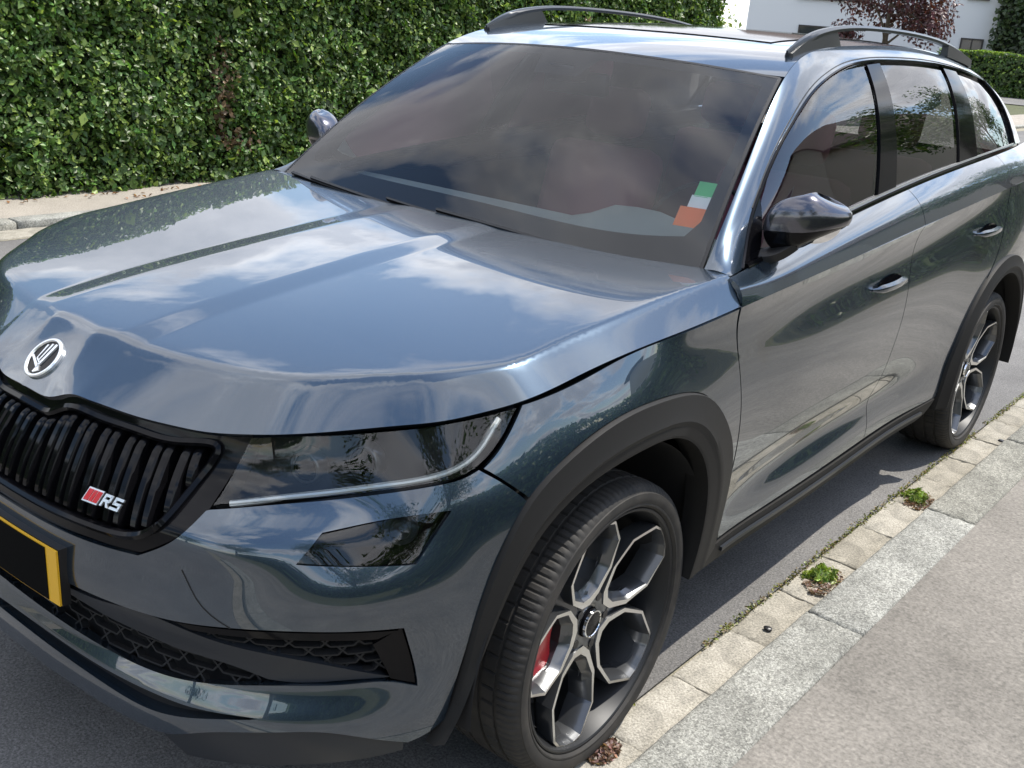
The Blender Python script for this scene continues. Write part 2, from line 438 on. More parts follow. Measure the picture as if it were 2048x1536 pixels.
def panel(fn, outer, holes=(), step=.02, sc_=(1, 1), rim=.012, inset=0.0, offset=0.0, ref=(0, 1.3, .75), lines=()):
    """triangulated trimmed surface with exact normals and a returned edge: (verts, faces, normals)"""
    sc_ = np.array(sc_, float)
    loops = [dense(outer, step, sc_)*sc_]+[dense(h, step, sc_)*sc_ for h in holes]
    if inset: loops = [inset_loop(loops[0], inset)]+[inset_loop(h, -inset) for h in loops[1:]]
    lo, hi = loops[0].min(0), loops[0].max(0)
    gx, gy = np.meshgrid(np.arange(lo[0], hi[0], step), np.arange(lo[1], hi[1], step*.87))
    gx = gx+(np.arange(gx.shape[0]) % 2)[:, None]*step*.5
    G = np.stack([gx.ravel(), gy.ravel()], 1)
    if len(lines): G = np.concatenate([G]+[np.asarray(q)*sc_ for q in lines])
    keep = inside(loops[0], G)
    for h in loops[1:]: keep &= ~inside(h, G)
    G = G[keep]; Bp = np.concatenate(loops)
    if len(G):
        dm = np.full(len(G), 9.)
        for k in range(0, len(Bp), 200): dm = np.minimum(dm, np.hypot(G[:, None, 0]-Bp[None, k:k+200, 0], G[:, None, 1]-Bp[None, k:k+200, 1]).min(1))
        G = G[dm > step*.5]
    pts = np.concatenate([Bp, G]); E_, k = [], 0
    for q in loops:
        n_ = len(q); E_ += [(k+i, k+(i+1) % n_) for i in range(n_)]; k += n_
    vs_, es_, fs_, ov, oe, of = delaunay_2d_cdt([Vector(p) for p in pts], E_, [], 0, 1e-7)
    Q = np.array([tuple(v) for v in vs_]); T = np.array([f for f in fs_ if len(f) == 3])
    c = Q[T].mean(1); k_ = inside(loops[0], c)
    for h in loops[1:]: k_ &= ~inside(h, c)
    T = T[k_]; uv = Q/sc_
    def ev(u): return fn(u[:, 0], u[:, 1])
    e = np.array([1e-4, 1e-4])/sc_*5
    def nrm(u):
        a = ev(u+[e[0], 0])-ev(u-[e[0], 0]); b_ = ev(u+[0, e[1]])-ev(u-[0, e[1]])
        nn = np.cross(a, b_); nn /= np.maximum(np.linalg.norm(nn, axis=1), 1e-12)[:, None]; return nn
    X = ev(uv); NN = nrm(uv)
    if np.mean(np.sum(NN*(X-np.array(ref)), 1)) < 0: NN = -NN
    X = X+NN*offset
    fn_ = np.cross(X[T[:, 1]]-X[T[:, 0]], X[T[:, 2]]-X[T[:, 0]])
    fl = np.sum(fn_*NN[T[:, 0]], 1) < 0
    T[fl] = T[fl][:, ::-1]
    V, F, NO = [X], [tuple(t) for t in T], [NN]
    if rim:
        off = len(X)
        for li, q in enumerate(loops):
            u = q/sc_; Y = ev(u); n2_ = nrm(u)
            if np.sum(n2_*(Y-np.array(ref))) < 0: n2_ = -n2_
            Y = Y+n2_*offset; n_ = len(q)
            Yi = ev(inset_loop(q, .0015)/sc_)+n2_*offset           # edge faces look away from the panel
            sd = (Y-Yi)*(1 if li == 0 else -1); sd -= n2_*np.sum(sd*n2_, 1)[:, None]; sd /= np.maximum(np.linalg.norm(sd, axis=1), 1e-9)[:, None]
            V += [Y-n2_*.0002, Y-n2_*rim]; NO += [sd, sd]
            qn = np.cross(np.roll(Y, -1, 0)-Y, -n2_)
            rev = np.sum(qn*sd) < 0
            for i in range(n_):
                j = (i+1) % n_; f_ = (off+i, off+j, off+n_+j, off+n_+i); F.append(f_[::-1] if rev else f_)
            off += 2*n_
    return np.concatenate(V), F, np.concatenate(NO)
def pobj(name, parts, mt, parent):
    V, F, NN = cat_parts(parts); return ob(name, mesh(name, V, F, mt, NN), parent)
def both(name, parts, mt, parent):
    a = pobj(name, parts, mt, parent); b_ = pobj(name, [mirrored(p) for p in parts], mt, parent); return a, b_
def whole(name, parts, mt, parent): return pobj(name, parts+[mirrored(p) for p in parts], mt, parent)
def curve(fn, pts, step=.01, sc_=(1, 1), offset=0.0, closed=False, ref=(0, 1.3, .75)):
    u = dense(pts, step, np.array(sc_, float), closed); e = np.array([5e-4, 5e-4])/np.array(sc_)
    X = fn(u[:, 0], u[:, 1])
    nn = np.cross(fn(u[:, 0]+e[0], u[:, 1])-fn(u[:, 0]-e[0], u[:, 1]), fn(u[:, 0], u[:, 1]+e[1])-fn(u[:, 0], u[:, 1]-e[1]))
    nn /= np.linalg.norm(nn, axis=1)[:, None]
    if np.mean(np.sum(nn*(X-np.array(ref)), 1)) < 0: nn = -nn
    return X+nn*offset, nn
def both_solid(name, VF, mt, parent, ang=35):
    V, F = fixn(*VF)
    a = sharp(ob(name, mesh(name, V, F, mt), parent), ang)
    V2 = np.array(V)*[-1, 1, 1]; b_ = sharp(ob(name, mesh(name, V2, [tuple(reversed(f)) for f in F], mt), parent), ang)
    return a, b_
# ================================================================== the car
CAR = empty('parked_suv', (0, 1.4, 0))
tag(CAR, 'dark blue-grey metallic suv parked along the kerb with black grille and two-tone alloy wheels', 'car')
SF = (.14, 1.0); SG = (1.0, .45)
GAP = .0020

# ---- bonnet
edge = [(float(p[0]), float(p[1])) for p in HOD[::5]]
edge[0] = (-GAP, edge[0][1], 1); edge[-1] = (float(HOD[-1][0]), float(HOD[-1][1]), 1)
rear = [(.890, .460), (.868, .470, 1), (.80, .482, 1), (.6, .430), (.3, .410), (-GAP, .402, 1)]
lines = []
for d in (.0, .006, .012, .019, .027):
    for x_ in (.130-d*.4, .130+d*.4, .205-d*.4, .205+d*.4): lines.append([(x_, y_) for y_ in np.arange(-.74, .40, .012)])
for d in (.005, .011, .018, .027, .038, .05, .062, .075, .09, .105):
    q = HOD[:, :2]; T_ = np.gradient(q, axis=0); T_ /= np.linalg.norm(T_, axis=1)[:, None]
    lines.append((q+np.stack([-T_[:, 1], T_[:, 0]], 1)*d)[::3])
hood_o = whole('bonnet', [panel(hood, edge+rear, step=.014, inset=GAP, rim=.016, ref=(0, 0, 0), lines=lines)], 'paint', CAR)

# ---- front wing, doors, quarter panel (left and right alike)
crl = lambda a, b_, n_=9, d=-.0012: [(float(y), float(crz(y)[0])+d) for y in np.linspace(a, b_, n_)]
gapf = [(.458, 1.012), (.498, .879), (.530, .768), (.556, .6496), (.566, .56)]
archF = [(.552, .537), (.517, .632), (.443, .7345), (.329, .830), (.25, .8575), (.119, .878), (-.066, .880), (-.21, .838)]
t_ = crl(-.287, .452)
wing = [(*t_[0], 1)]+t_[1:-1]+[(*t_[-1], 1)]+gapf[1:-1]+[(*gapf[-1], 1)]+archF+[(-.304, .774, 1), (-.35, .814), (-.383, .8415, 1), (-.35, .869), (-.322, .8995)]
both('front_wing', [panel(side, wing, step=.016, inset=GAP)], 'paint', CAR)
gF = [(.458, 1.012), (.498, .879), (.530, .768), (.558, .6496), (.570, .55), (.575, .45), (.58, .352)]
gM = [(1.705, 1.076), (1.690, .95), (1.675, .80), (1.655, .62), (1.632, .45), (1.62, .352)]
gR = [(2.68, 1.131), (2.675, 1.0), (2.64, .905), (2.54, .80), (2.43, .705), (2.35, .595), (2.305, .47), (2.285, .352)]
def body_panel(y0l, y1l):
    a = crl(y0l[0][0], y1l[0][0], 8, GAP)
    pl = [(*a[0], 1)]+a[1:-1]+[(*a[-1], 1)]+list(y1l[1:-1])+[(*y1l[-1], 1), (*y0l[-1], 1)]+list(y0l[1:-1])[::-1]
    return pl
def sh_panel(y0, y1):
    return [(y0, .02, 1), (y1, .02, 1), (y1, 1.0155, 1), (y0, 1.0155, 1)]
d1 = both('door', [panel(side, body_panel(gF, gM), step=.016, inset=GAP), panel(shoulder, sh_panel(.4585, 1.712), sc_=(1, .13), step=.02, inset=GAP)], 'paint', CAR)
d2 = both('door', [panel(side, body_panel(gM, gR), step=.016, inset=GAP), panel(shoulder, sh_panel(1.712, 2.69), sc_=(1, .13), step=.02, inset=GAP)], 'paint', CAR)
for i_, (a, b_) in enumerate((d1, d2)):
    a['label'] = ('front door with a rising shoulder crease', 'rear door running into the rear wheel arch')[i_]
RA = [(2.791+.50*math.cos(t), .352+.50*math.sin(t)) for t in np.linspace(rad(119), rad(4), 15)]
a = crl(2.685, 3.42, 8, GAP)
quarter = [(*a[0], 1)]+a[1:-1]+[(*a[-1], 1), (3.44, .60), (3.42, .30, 1), (3.315, .28, 1)]+[(*RA[-1], 1)]+RA[-2:0:-1]+[(2.545, .797, 1), (2.645, .905), (2.678, 1.0)]
both('rear_quarter_panel', [panel(side, quarter, step=.02, inset=GAP), panel(shoulder, sh_panel(2.69, 3.42), sc_=(1, .13), step=.02, inset=GAP)], 'paint', CAR)
# small panel between bonnet, windscreen pillar and door
cow = [(.452, .02, 1), (.465, .02, 1), (.465, .995, 1), (.452, .995, 1)]
# sill trim
sill = [(.50, .345, 1), (1.0, .343), (2.0, .343), (2.26, .352, 1), (2.22, .315), (2.12, .286, 1), (1.56, .272), (.82, .276), (.58, .285), (.42, .300, 1)]
both('sill_trim', [panel(side, sill, step=.02, offset=.005, rim=.05)], 'cladding', CAR)
X0, nn = curve(side, [(.60, .318), (1.2, .310), (2.15, .318)], .05, offset=.008)
both_solid('sill_strip', sweep_vf(X0, [(-.006, -.004), (.006, -.004), (.006, .005), (-.006, .005)], nn), 'skirt', CAR)

# ---- wheel arch claddings (lofts from the body surface to the arch lip)
def loft(rows):
    R = np.array(rows); n_, k, _ = R.shape; V = R.reshape(-1, 3)
    return V, [(i*k+j, (i+1)*k+j, (i+1)*k+j+1, i*k+j+1) for i in range(n_-1) for j in range(k-1)]
def respline(P_, n_):
    P_ = np.array(P_, float); t = np.concatenate([[0], np.cumsum(np.linalg.norm(np.diff(P_, axis=0), axis=1))]); t /= t[-1]
    return np.stack([spl(t, P_[:, k], np.linspace(0, 1, n_)) for k in range(3)], 1)
OF = [front(6.60, .300)[0], front(6.781, .346)[0], front(7.079, .5275)[0], front(7.487, .6876)[0]]+[side(*p)[0] for p in [(-.304, .774), (-.21, .838), (-.066, .880), (.119, .878), (.25, .8575), (.329, .830), (.443, .7345), (.517, .632), (.552, .537), (.566, .42), (.548, .345)]]
IF = [(.880, -.480, .315), (.886, -.462, .357), (.895, -.398, .484), (.907, -.338, .615), (.917, -.271, .699), (.927, -.185, .753), (.937, -.075, .783), (.941, .05, .792), (.941, .15, .784), (.941, .232, .752), (.940, .305, .690), (.938, .353, .605), (.934, .372, .50), (.930, .366, .41), (.927, .35, .345)]
def cladding(O, I, n_=56):
    O = respline(O, n_); I = respline(I, n_)
    inw = np.array([[.62, 0, 0]])*0
    rows = []
    for i in range(n_):
        o, q = O[i], I[i]; w_ = q-o
        out_ = np.array([1.0, 0, 0])
        rows.append([o-out_*.012, o+out_*.005, o+out_*.011+w_*.02, o+w_*.45+out_*.013, o+w_*.60+out_*.016, o+w_*.66+out_*.013, o+w_*.72+out_*.009, q+out_*.006-w_*.06, q+out_*.002, q-out_*.02, q-out_*.06])
    return loft(rows)
for O_, I_ in ((OF, IF),):
    both_solid('wheel_arch_trim', cladding(O_, I_), 'cladding', CAR, 28)
th = np.linspace(rad(186), rad(-6), 17)
OR = [side(2.791+.505*math.cos(t), .352+.505*math.sin(t))[0] for t in th]
IR = [(.943-.02*max(0, -math.sin(t)), 2.791+.418*math.cos(t), .352+.43*math.sin(t)) for t in th]
both_solid('wheel_arch_trim', cladding(OR, IR), 'cladding', CAR, 28)
# dark wheel housings
for yc in (0, 2.791):
    V, F = [], []
    tt = np.linspace(rad(-5), rad(185), 30)
    for t in tt:
        for xx, r_ in ((.905, .435), (.60, .435), (.55, .40)): V.append((xx, yc+r_*math.cos(t), .357+r_*math.sin(t)))
    F = [(i*3+j, (i+1)*3+j, (i+1)*3+j+1, i*3+j+1) for i in range(29) for j in range(2)]
    k = len(V); V.append((.55, yc, .357)); F += [(i*3+2, (i+1)*3+2, k) for i in range(29)]
    both_solid('wheel_housing', (V, F), 'matte_black', CAR, 60)

# ---- front bumper
gr_bot = [(0, .655, 1), (.83, .656), (1.63, .658), (2.33, .664), (2.80, .671, 1), (2.90, .680), (3.36, .7285), (3.61, .7693, 1)]
hl_bot = [(3.66, .7715, 1), (4.537, .7875), (5.43, .7965), (6.07, .8045), (6.77, .820), (7.09, .829), (7.319, .8410, 1)]
seam = [(7.57, .8140), (7.885, .770, 1)]
arB = [(7.487, .6876), (7.079, .5275), (6.781, .346, 1), (6.529, .3263), (6.31, .3214, 1)]
bot = [(5.845, .3542), (5.337, .3775), (4.433, .3760), (3.58, .3482), (3.05, .317), (2.64, .316), (1.824, .325), (.772, .330), (0, .333, 1)]
FOG = [(4.822, .7020, 1), (5.134, .7470, 1), (5.929, .7590), (6.834, .7736, 1), (6.602, .7313), (6.38, .6870, 1), (5.60, .6945)]
INT = [(0, .548, 1), (1.2, .549), (2.093, .552), (2.817, .556), (3.361, .562), (3.951, .5715), (4.648, .5785), (5.576, .5760), (6.253, .567, 1), (6.341, .506), (6.415, .440, 1), (6.145, .457), (5.54, .466), (4.611, .4625), (3.856, .4480), (3.158, .4365), (2.746, .4350), (2.064, .4385), (1.08, .4430), (0, .446, 1)]
SLOT = [(0, .4075, 1), (1.172, .4085), (2.257, .402), (2.947, .398), (3.434, .396), (3.928, .3985), (4.326, .4003, 1), (3.801, .389), (3.30, .3735), (2.95, .3670), (2.163, .378), (1.209, .390), (0, .394, 1)]
bump = gr_bot+hl_bot+seam+arB+bot
# the lower intake and the slot run across the centre, so they cut the half panel from its edge
low = [(0, .655, 1)]+gr_bot[1:]+hl_bot+seam+arB+bot[:-1]+[(0, .333, 1)]+[(0, .394, 1)]+SLOT[::-1][1:-1]+[(0, .4075, 1)]+[(0, .446, 1)]+INT[::-1][1:-1]+[(0, .548, 1)]
low = [(-.0107,)+tuple(p[1:]) if p[0] == 0 else p for p in low]
bumper = whole('front_bumper', [panel(front, low, [FOG], step=.013, sc_=SF, inset=.0015, rim=.03)], 'paint', CAR)
# insert behind the intake, blade, honeycomb, fins, skirt
big = [(p[0]+.06*(p[0] > 5), p[1]+(.012 if p[1] > .5 else -.012)) + tuple(p[2:]) for p in INT]
whole('intake_back', [panel(front, big, step=.03, sc_=SF, offset=-.055, rim=0)], 'matte_black', CAR)
blade = [(0, .523, 1), (1.6, .526), (1.987, .531), (2.812, .549), (3.372, .541), (3.926, .5286), (4.445, .519), (5.549, .4875), (6.145, .462, 1), (5.54, .468), (4.611, .4640), (4.418, .4650, 1), (3.867, .4822), (3.148, .4860), (2.6, .492), (2.117, .495), (1.765, .500), (0, .500, 1)]
whole('intake_blade', [panel(front, blade, step=.016, sc_=SF, offset=-.010, rim=.035)], 'skirt', CAR)
fin = [(5.90, .5380, 1), (6.245, .5655, 1), (6.335, .506), (6.405, .4430, 1), (6.10, .462, 1)]
both('intake_fin', [panel(front, fin, step=.02, sc_=SF, offset=-.006, rim=.04)], 'gloss_black', CAR)
lipbar = [(3.3, .5575, 1), (4.648, .5740), (5.576, .5715), (6.20, .5620, 1), (5.95, .5500, 1), (5.5, .5560), (4.6, .5590), (3.5, .5500, 1)]
both('intake_visor', [panel(front, lipbar, step=.02, sc_=SF, offset=-.004, rim=.03)], 'gloss_black', CAR)
intp = np.array([p[:2] for p in INT])
hc = []
def bar(p0, p1, off, w_=.0022):
    k = 5; uu = np.linspace(0, 1, k); pts = [(p0[0]+(p1[0]-p0[0])*t, p0[1]+(p1[1]-p0[1])*t) for t in uu]
    mid_ = pts[2]
    if not inside(np.array(dense(INT, .02, np.array(SF))), np.array([mid_]))[0]: return
    X_, n_ = curve(front, pts, .03, SF, offset=off); hc.append(sweep_vf(X_, [(-w_, -.012), (w_, -.012), (w_*.8, .004), (-w_*.8, .004)], n_))
cw, ch = .50, .0185
for r_ in range(0, 8):
    z0 = .440+r_*ch
    for k in range(0, 14):
        u0 = .05+k*cw+(r_ % 2)*cw*.5
        bar((u0, z0), (u0+cw*.72, z0), -.022)
        bar((u0+cw*.72, z0), (u0+cw*.86, z0+ch*.5), -.022); bar((u0+cw*.86, z0+ch*.5), (u0+cw*.72, z0+ch), -.022)
        bar((u0, z0), (u0-cw*.14, z0+ch*.5), -.022); bar((u0-cw*.14, z0+ch*.5), (u0, z0+ch), -.022)
V, F = join_vf(hc); whole_V = V+[(-v[0], v[1], v[2]) for v in V]; whole_F = F+[tuple(i+len(V) for i in reversed(f)) for f in F]
tag(ob('honeycomb_mesh', mesh('honeycomb_mesh', whole_V, whole_F, 'matte_black', smooth=False), CAR), kind='stuff')
slotb = [(0, .412, 1), (2.2, .407), (4.40, .404, 1), (3.3, .368), (2.95, .361), (1.2, .385), (0, .389, 1)]
whole('slot_back', [panel(front, slotb, step=.03, sc_=SF, offset=-.025, rim=0)], 'matte_black', CAR)
skirt = [(3.0, .306, 1), (3.10, .314), (3.58, .3445), (4.433, .3720), (5.337, .3735), (5.845, .3505), (6.28, .3210, 1), (6.28, .300, 1), (5.1, .300), (4.2, .285), (3.3, .268, 1)]
both('lower_skirt', [panel(front, skirt, step=.02, sc_=SF, offset=-.008, rim=.04)], 'skirt', CAR)
fogb = [(4.75, .690, 1), (5.10, .760, 1), (6.92, .785, 1), (6.42, .675, 1)]
fg = both('fog_lamp', [panel(front, fogb, step=.03, sc_=SF, offset=-.040, rim=0)], 'plate_black', CAR)
both_l = [panel(front, FOG, step=.02, sc_=SF, offset=-.010, rim=0)]
for q, s in zip(fg, (1, -1)):
    p_ = both_l if s == 1 else [mirrored(p) for p in both_l]
    pobj('lens', p_, 'lens', q)
    c = front(6.20, .735)[0]; nn = np.array([.72, -.68, .08]); nn /= np.linalg.norm(nn)
    for nm, r0, r1, dd, mt in (('reflector', .020, .030, -.028, 'wheel_grey'), ('bulb_lens', .004, .017, -.022, 'wheel_grey')):
        a1 = np.cross(nn, [0, 0, 1]); a1 /= np.linalg.norm(a1); a2 = np.cross(a1, nn)
        V, F = [], []
        for i in range(24):
            t = 2*math.pi*i/24
            for rr, hh in ((r0, dd-.012), (r1, dd), (r1+.003, dd-.006)): V.append(c+a1*rr*math.cos(t)+a2*rr*math.sin(t)+nn*hh)
        F = [(i*3+j, ((i+1) % 24)*3+j, ((i+1) % 24)*3+j+1, i*3+j+1) for i in range(24) for j in range(2)]+[tuple(i*3 for i in range(24))]
        V = np.array(V)*[s, 1, 1]
        solid(nm, (V.tolist(), F), mt, q)

for pts in ([(3.42, .668), (3.52, .64), (3.66, .61), (4.05, .574)],):
    X_, n_ = curve(front, pts, .02, SF, offset=.0)
    both_solid('bumper_seam', sweep_vf(X_, [(-.0013, -.003), (.0013, -.003), (.0013, .0006), (-.0013, .0006)], n_), 'rubber_seal', CAR)
# ---- grille: surround, frame, vertical double slats, badges
hedge_z = [(0, .8525, 1), (.40, .8515), (.64, .8515), (.76, .8555), (.90, .8655), (1.05, .8755), (1.34, .8773), (1.60, .8765), (2.32, .8735), (2.96, .8750), (3.38, .8770), (3.79, .8825), (4.02, .8865, 1)]
g_side = [(3.85, .8315), (3.625, .7705, 1), (3.36, .7300), (2.90, .6815, 1), (2.80, .6725), (2.33, .6655), (1.63, .6595), (0, .6565, 1)]
g_in = [(0, .832, 1), (.45, .830), (.68, .832), (.95, .850), (1.16, .858), (1.63, .8575), (2.35, .8555), (3.0, .8565), (3.58, .859, 1), (3.38, .805), (3.08, .737, 1), (2.87, .7125), (2.60, .6990), (2.14, .6930), (1.42, .6895), (0, .688, 1)]
gout = hedge_z+[(4.03, .8875)]+g_side
half_frame = gout[:-1]+[(0, .6565, 1)]+[(0, .688, 1)]+g_in[::-1][1:-1]+[(0, .832, 1)]
gs = whole('grille_surround', [panel(front, half_frame, step=.015, sc_=SF, offset=-.006, rim=.05)], 'gloss_black', CAR)
whole('grille_back', [panel(front, g_in, step=.03, sc_=SF, offset=-.06, rim=0)], 'matte_black', gs)
X_, n_ = curve(front, [p[:2] for p in g_in[:9]]+[(3.38, .805), (3.08, .737), (2.87, .7125), (2.60, .6990), (2.14, .6930), (1.42, .6895), (0, .688)], .012, SF, offset=-.001)
pf = [(-.007, -.012), (.007, -.012), (.008, .001), (.002, .006), (-.006, .002)]
Vb, Fb = sweep_vf(X_, pf, n_); Vb = np.array(Vb)
solid('frame_moulding', join_vf([(Vb, Fb), (Vb*[-1, 1, 1], [tuple(reversed(f)) for f in Fb])]), 'gloss_black', gs)
gt = np.array([p[:2] for p in g_in[:9]]); gb_ = np.array([(3.58, .858), (3.38, .805), (3.08, .737), (2.87, .7125), (2.60, .699), (2.14, .693), (1.42, .6895), (0, .688)])[::-1]
def slat_mesh(u0, du):
    z1 = float(np.interp(u0, gt[:, 0], gt[:, 1]))-.006; z0 = float(np.interp(u0, gb_[:, 0], gb_[:, 1]))+.004
    k = 16; ts = np.linspace(0, 1, k); dep = [.0]*k
    pts = np.array([(u0+du*(1-t)*0, z0+(z1-z0)*t) for t in ts])
    X1 = front(u0, z0)+(front(u0, z1)-front(u0, z0))*ts[:, None]; e = 5e-3
    tu = np.repeat(front(u0+e, .78)-front(u0-e, .78), k, 0); tu[:, 2] = 0; tu /= np.linalg.norm(tu, axis=1)[:, None]
    nz = np.cross(tu, [0, 0, 1]); nz *= np.where((nz@np.array([0, -1, 0])) < 0, -1, 1)[:, None]
    V, F = [], []
    for i in range(k):
        rnd = -.004+.010*math.sin(math.pi*ts[i])-.020*max(0, (ts[i]-.86)/.14)**2-.012*max(0, (.10-ts[i])/.10)**2
        c = X1[i]+nz[i]*rnd
        for a, b_ in ((-.0085, -.04), (-.0085, -.005), (-.0055, 0), (.0055, 0), (.0085, -.005), (.0085, -.04)): V.append(c+tu[i]*a+nz[i]*b_)
    F = [(i*6+j, i*6+j+1, (i+1)*6+j+1, (i+1)*6+j) for i in range(k-1) for j in range(5)]
    F += [tuple(range(6)), tuple((k-1)*6+q for q in range(6))]
    return V, F
us = []
for k in range(8):
    for d in (-.082, .082): us.append(.22+k*.425+d)
for u0 in us:
    if u0 > 3.32: continue
    both_solid('slat', slat_mesh(u0, 0), 'gloss_black', gs)
# red and silver letter badge on the slats
def on_front(u, z, off):
    X_ = front(u, z)[0]; e = 1e-2
    tu = front(u+e, z)[0]-front(u-e, z)[0]; tu[2] = 0; tu /= np.linalg.norm(tu); tz = front(u, z+.01)[0]-front(u, z-.01)[0]; tz -= tu*np.dot(tu, tz); tz /= np.linalg.norm(tz)
    nn = np.cross(tu, tz); nn *= 1 if nn[1] < 0 else -1
    return X_+nn*off, tu, tz, nn
def extrude_poly(polys, c, ax, ay, an, depth):
    L_ = []
    for P_ in polys:
        k = len(P_); V = [c+ax*x+ay*y for x, y in P_]+[c+ax*x+ay*y+an*depth for x, y in P_]
        F = [tuple(range(k))[::-1], tuple(range(k, 2*k))]+[(i, (i+1) % k, k+(i+1) % k, k+i) for i in range(k)]
        L_.append((V, F))
    return join_vf(L_)
c, tu, tz, nn = on_front(2.26, .7400, -.006)
tz = front(2.26, .85)[0]-front(2.26, .70)[0]; tz -= tu*np.dot(tu, tz); tz /= np.linalg.norm(tz); nn = np.cross(tu, tz); nn *= 1 if nn[1] < 0 else -1
c = front(2.26, .70)[0]+(front(2.26, .85)[0]-front(2.26, .70)[0])*(.04/.15)+nn*.007
sl_ = .28
def slant(P_): return [(x+y*sl_, y) for x, y in P_]
bl = extrude_poly([slant([(-.050, -.014), (-.012, -.014), (-.012, .014), (-.050, .014)])], c, tu, tz, nn, .003)
solid('badge_block', bl, 'bright', gs)
red = extrude_poly([slant([(-.047, -.011), (-.036, -.011), (-.036, .011), (-.047, .011)]), slant([(-.0335, -.011), (-.026, -.011), (-.026, .011), (-.0335, .011)]), slant([(-.0235, -.011), (-.014, -.011), (-.014, .011), (-.0235, .011)])], c+nn*.003, tu, tz, nn, .0015)
solid('badge_red_v', red, 'red', gs)
Rl = [[(-.006, -.012), (-.001, -.012), (-.001, .012), (-.006, .012)], [(-.001, .007), (.012, .007), (.012, .012), (-.001, .012)], [(.009, -.001), (.014, -.001), (.014, .011), (.009, .011)], [(-.001, -.003), (.012, -.003), (.012, .002), (-.001, .002)], [(.003, -.003), (.008, -.003), (.016, -.012), (.010, -.012)]]
Sl = [[(.020, .007), (.040, .007), (.040, .012), (.020, .012)], [(.020, -.001), (.025, -.001), (.025, .009), (.020, .009)], [(.020, -.0025), (.040, -.0025), (.040, .0025), (.020, .0025)], [(.035, -.009), (.040, -.009), (.040, .001), (.035, .001)], [(.018, -.012), (.040, -.012), (.040, -.007), (.018, -.007)]]
for nm, LL in (('badge_letter_r', Rl), ('badge_letter_s', Sl)):
    solid(nm, extrude_poly([slant(q) for q in LL], c, tu, tz, nn, .004), 'bright', gs)

# ---- round bonnet emblem
cE = hood(0, -.7560)[0]; nE = np.array([0, -(.905-.86), .0]); e = 4e-3
tY = hood(0, -.756+e*3)[0]-hood(0, -.756-e*3)[0]; tY /= np.linalg.norm(tY); tX = np.array([1., 0, 0]); nE = np.cross(tX, tY)
def emb(x, y, h=0): return cE+tX*x+tY*y+nE*(h+.002)
V, F = [], []
for i in range(48):
    t = 2*math.pi*i/48
    for rr, hh in ((.0465, -.003), (.0465, .003), (.0445, .0055), (.0405, .0055), (.0390, .002)): V.append(emb(rr*math.cos(t), rr*math.sin(t), hh))
F = [(i*5+j, ((i+1) % 48)*5+j, ((i+1) % 48)*5+j+1, i*5+j+1) for i in range(48) for j in range(4)]
em = solid('bonnet_emblem', (V, F), 'bright', hood_o)
V = [emb(.0395*math.cos(2*math.pi*i/40), .0395*math.sin(2*math.pi*i/40), .0015) for i in range(40)]
emd = ob('emblem_field', mesh('emblem_field', V, [tuple(range(40))], 'gloss_black'), hood_o)
def ray_(p, q, w0, w1):
    p, q = np.array(p), np.array(q); d = (q-p)/np.linalg.norm(q-p); n_ = np.array([-d[1], d[0]])
    return [tuple(p-n_*w0), tuple(q-n_*w1), tuple(q+n_*w1), tuple(p+n_*w0)]
arrow = [ray_((.004, -.020), (.013, .036), .0028, .0042), ray_((-.005, -.012), (.000, .034), .0016, .0030), ray_((-.015, -.007), (-.013, .029), .0014, .0026), ray_((-.035, -.004), (.008, -.024), .0024, .0036), [(.002, -.036), (.017, -.027), (.004, -.016)], ray_((-.015, -.006), (.004, -.014), .0016, .0016)]
L_ = []
for P_ in arrow:
    k = len(P_); V = [emb(x, y, .001) for x, y in P_]+[emb(x*.96, y*.96, .005) for x, y in P_]
    L_.append((V, [tuple(range(k))[::-1], tuple(range(k, 2*k))]+[(i, (i+1) % k, k+(i+1) % k, k+i) for i in range(k)]))
solid('emblem_arrow', join_vf(L_), 'bright', hood_o, 20)

# ---- number plate
pc = np.array([0, -.902, .5655])
def plate_v(x, z, d):      # slightly bowed with the bumper
    return (x, pc[1]+.30*x*x*.55-d, z)
V, F = [], []
nx_ = 17; xs = np.linspace(-.262, .262, nx_)
for x in xs:
    for z, d in ((.508, 0), (.508, .004), (.625, .004), (.625, 0)): V.append(plate_v(x, z, d))
F = [(i*4+j, (i+1)*4+j, (i+1)*4+j+1, i*4+j+1) for i in range(nx_-1) for j in range(3)]+[(0, 1, 2, 3), tuple((nx_-1)*4+q for q in range(4))]
pl = solid('number_plate', (V, F), 'yellow', CAR); pl['label'] = 'yellow number plate with its characters covered in black'
V, F = [], []
for x in np.linspace(-.262, .228, nx_):
    for z, d in ((.5105, .0045), (.5105, .0056), (.6222, .0056), (.6222, .0045)): V.append(plate_v(x, z, d))
F = [(i*4+j, (i+1)*4+j, (i+1)*4+j+1, i*4+j+1) for i in range(nx_-1) for j in range(3)]+[(0, 1, 2, 3), tuple((nx_-1)*4+q for q in range(4))]
solid('plate_cover', (V, F), 'plate_black', pl)
V, F = [], []
for x in xs*1.003:
    for z, d in ((.5065, -.018), (.5065, -.001), (.6265, -.001), (.6265, -.018)): V.append(plate_v(x, z, d))
F = [(i*4+j, (i+1)*4+j, (i+1)*4+j+1, i*4+j+1) for i in range(nx_-1) for j in range(3)]+[(0, 1, 2, 3), tuple((nx_-1)*4+q for q in range(4))]
solid('plate_holder', (V, F), 'satin_black', pl)

